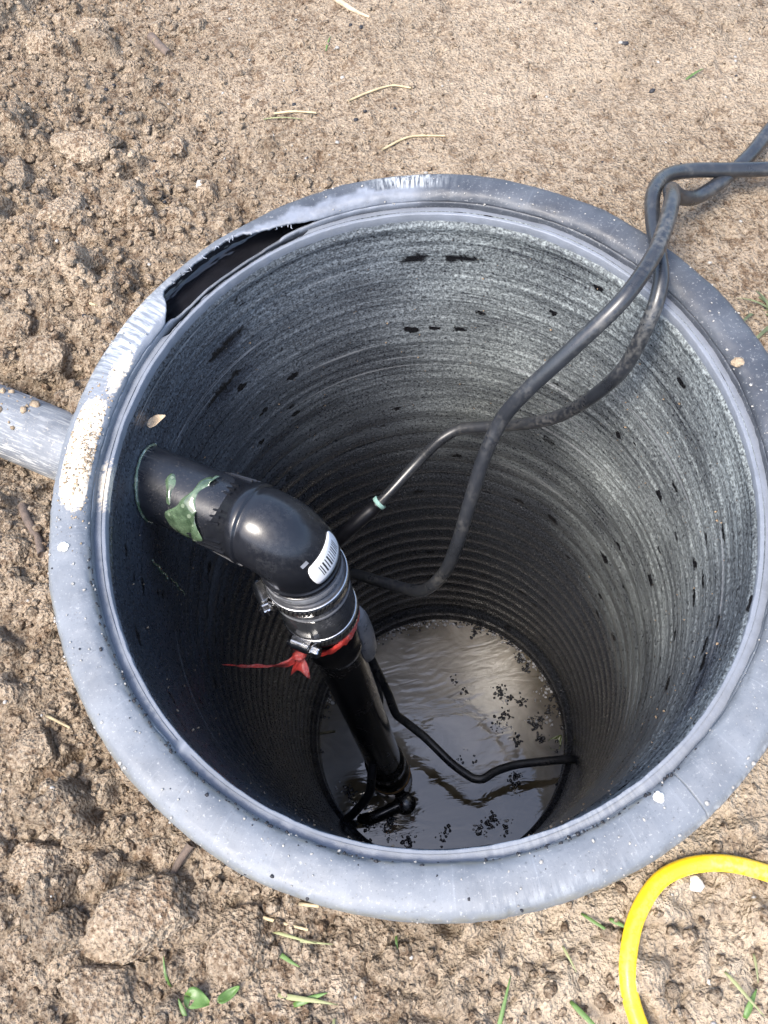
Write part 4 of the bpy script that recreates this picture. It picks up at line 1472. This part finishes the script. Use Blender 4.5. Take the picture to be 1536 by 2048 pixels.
# weedy tuft at the right edge
tuft = empty('weed_tuft', (.290, .100, ground_z(.290, .100)), 'dull green weed tuft at the right edge beyond the rim', 'weed')
r9 = random.Random(12)
for i in range(34):
    a = r9.uniform(0, 2 * PI); L = r9.uniform(.02, .05); w = r9.uniform(.0009, .0018)
    V = []; n = 7
    bx, by = r9.gauss(0, .012), r9.gauss(0, .012)
    el = r9.uniform(.2, .9); px, py, pz = bx, by, -.002
    for s in range(n):
        q = s / (n - 1); hw = w * (1 - q ** 2) + .0001
        for k in (-1, 0, 1): V.append((px - math.sin(a) * hw * k, py + math.cos(a) * hw * k, pz + hw * .3 * abs(k)))
        px += math.cos(a) * L / n * math.cos(el); py += math.sin(a) * L / n * math.cos(el); pz += L / n * math.sin(el); el -= .22
    link_mesh('blade', V, grid_faces(n, 3), M['grass_dull'] if 'grass_dull' in M else M.setdefault('grass_dull', mat_plain('dull_weed', (.10, .12, .055), .7, .4, 120, .2)), tuft)


# ------------------------------------------------------------------ floating debris on the water (uncountable shavings)
def build_debris():
    r = np.random.default_rng(44); P, S = [], []
    clusters = [(.088, .020, .030, 60), (.105, .030, .016, 26), (.120, -.020, .020, 34), (.045, .055, .014, 12), (.150, -.02, .014, 34), (.155, .02, .018, 44), (.135, .085, .018, 40),
                (.085, -.088, .013, 30), (.030, -.146, .012, 44), (.058, -.140, .009, 26), (-.020, -.150, .012, 14), (-.095, -.120, .016, 40), (-.125, -.100, .013, 30), (-.150, -.065, .008, 26), (-.06, -.135, .01, 22),
                (.03, -.04, .012, 10), (.125, .125, .012, 24), (.09, .150, .012, 20)]
    for cx, cy, sd, n in clusters:
        subs = [(r.normal(cx, sd * .8), r.normal(cy, sd * .8)) for u in range(max(2, n // 12))]
        for q in range(int(n * 1.5)):
            u = subs[r.integers(len(subs))]
            x, y = r.normal(u[0], .0042), r.normal(u[1], .0042)
            if math.hypot(x, y + .003) > .1755: continue
            P.append((x, y, -.7495)); S.append(.0007 + .0022 * r.random() ** 1.8)
    for q in range(150):       # scum line round the wall
        t = r.uniform(-.4, 2.9) if q < 130 else r.uniform(0, 6.28)
        R = .1745 - abs(r.normal(0, .005))
        P.append((R * math.cos(t), R * math.sin(t) - .003, -.7495)); S.append(.0008 + .0024 * r.random() ** 1.5)
    scatter('floating_shavings', P, S, M['foam'], 'dark plastic shavings floating on the water', 12, .45)
    P, S = [], []
    for q in range(190):
        t = r.uniform(.2, 2.7); R = .1735 - abs(r.normal(0, .006))
        P.append((R * math.cos(t), R * math.sin(t) - .003, -.7496)); S.append(.0008 + .0022 * r.random() ** 1.5)
    for cx, cy, sd, n in clusters:
        u = (r.normal(cx, sd * .6), r.normal(cy, sd * .6))
        for q in range(n // 4):
            P.append((r.normal(u[0], .005), r.normal(u[1], .005), -.7496)); S.append(.0007 + .0016 * r.random() ** 1.8)
    P2 = [(p, s) for p, s in zip(P, S) if math.hypot(p[0], p[1] + .003) < .176]
    scatter('foam_bubbles', [p for p, s in P2], [s for p, s in P2], M['bubble'], 'pale foam bubbles along the edge of the water', 13, .6, True)


M['bubble'] = mat_plain('foam_bubble', (.42, .42, .43), .12, .2, 200, .1, .8)
build_debris()
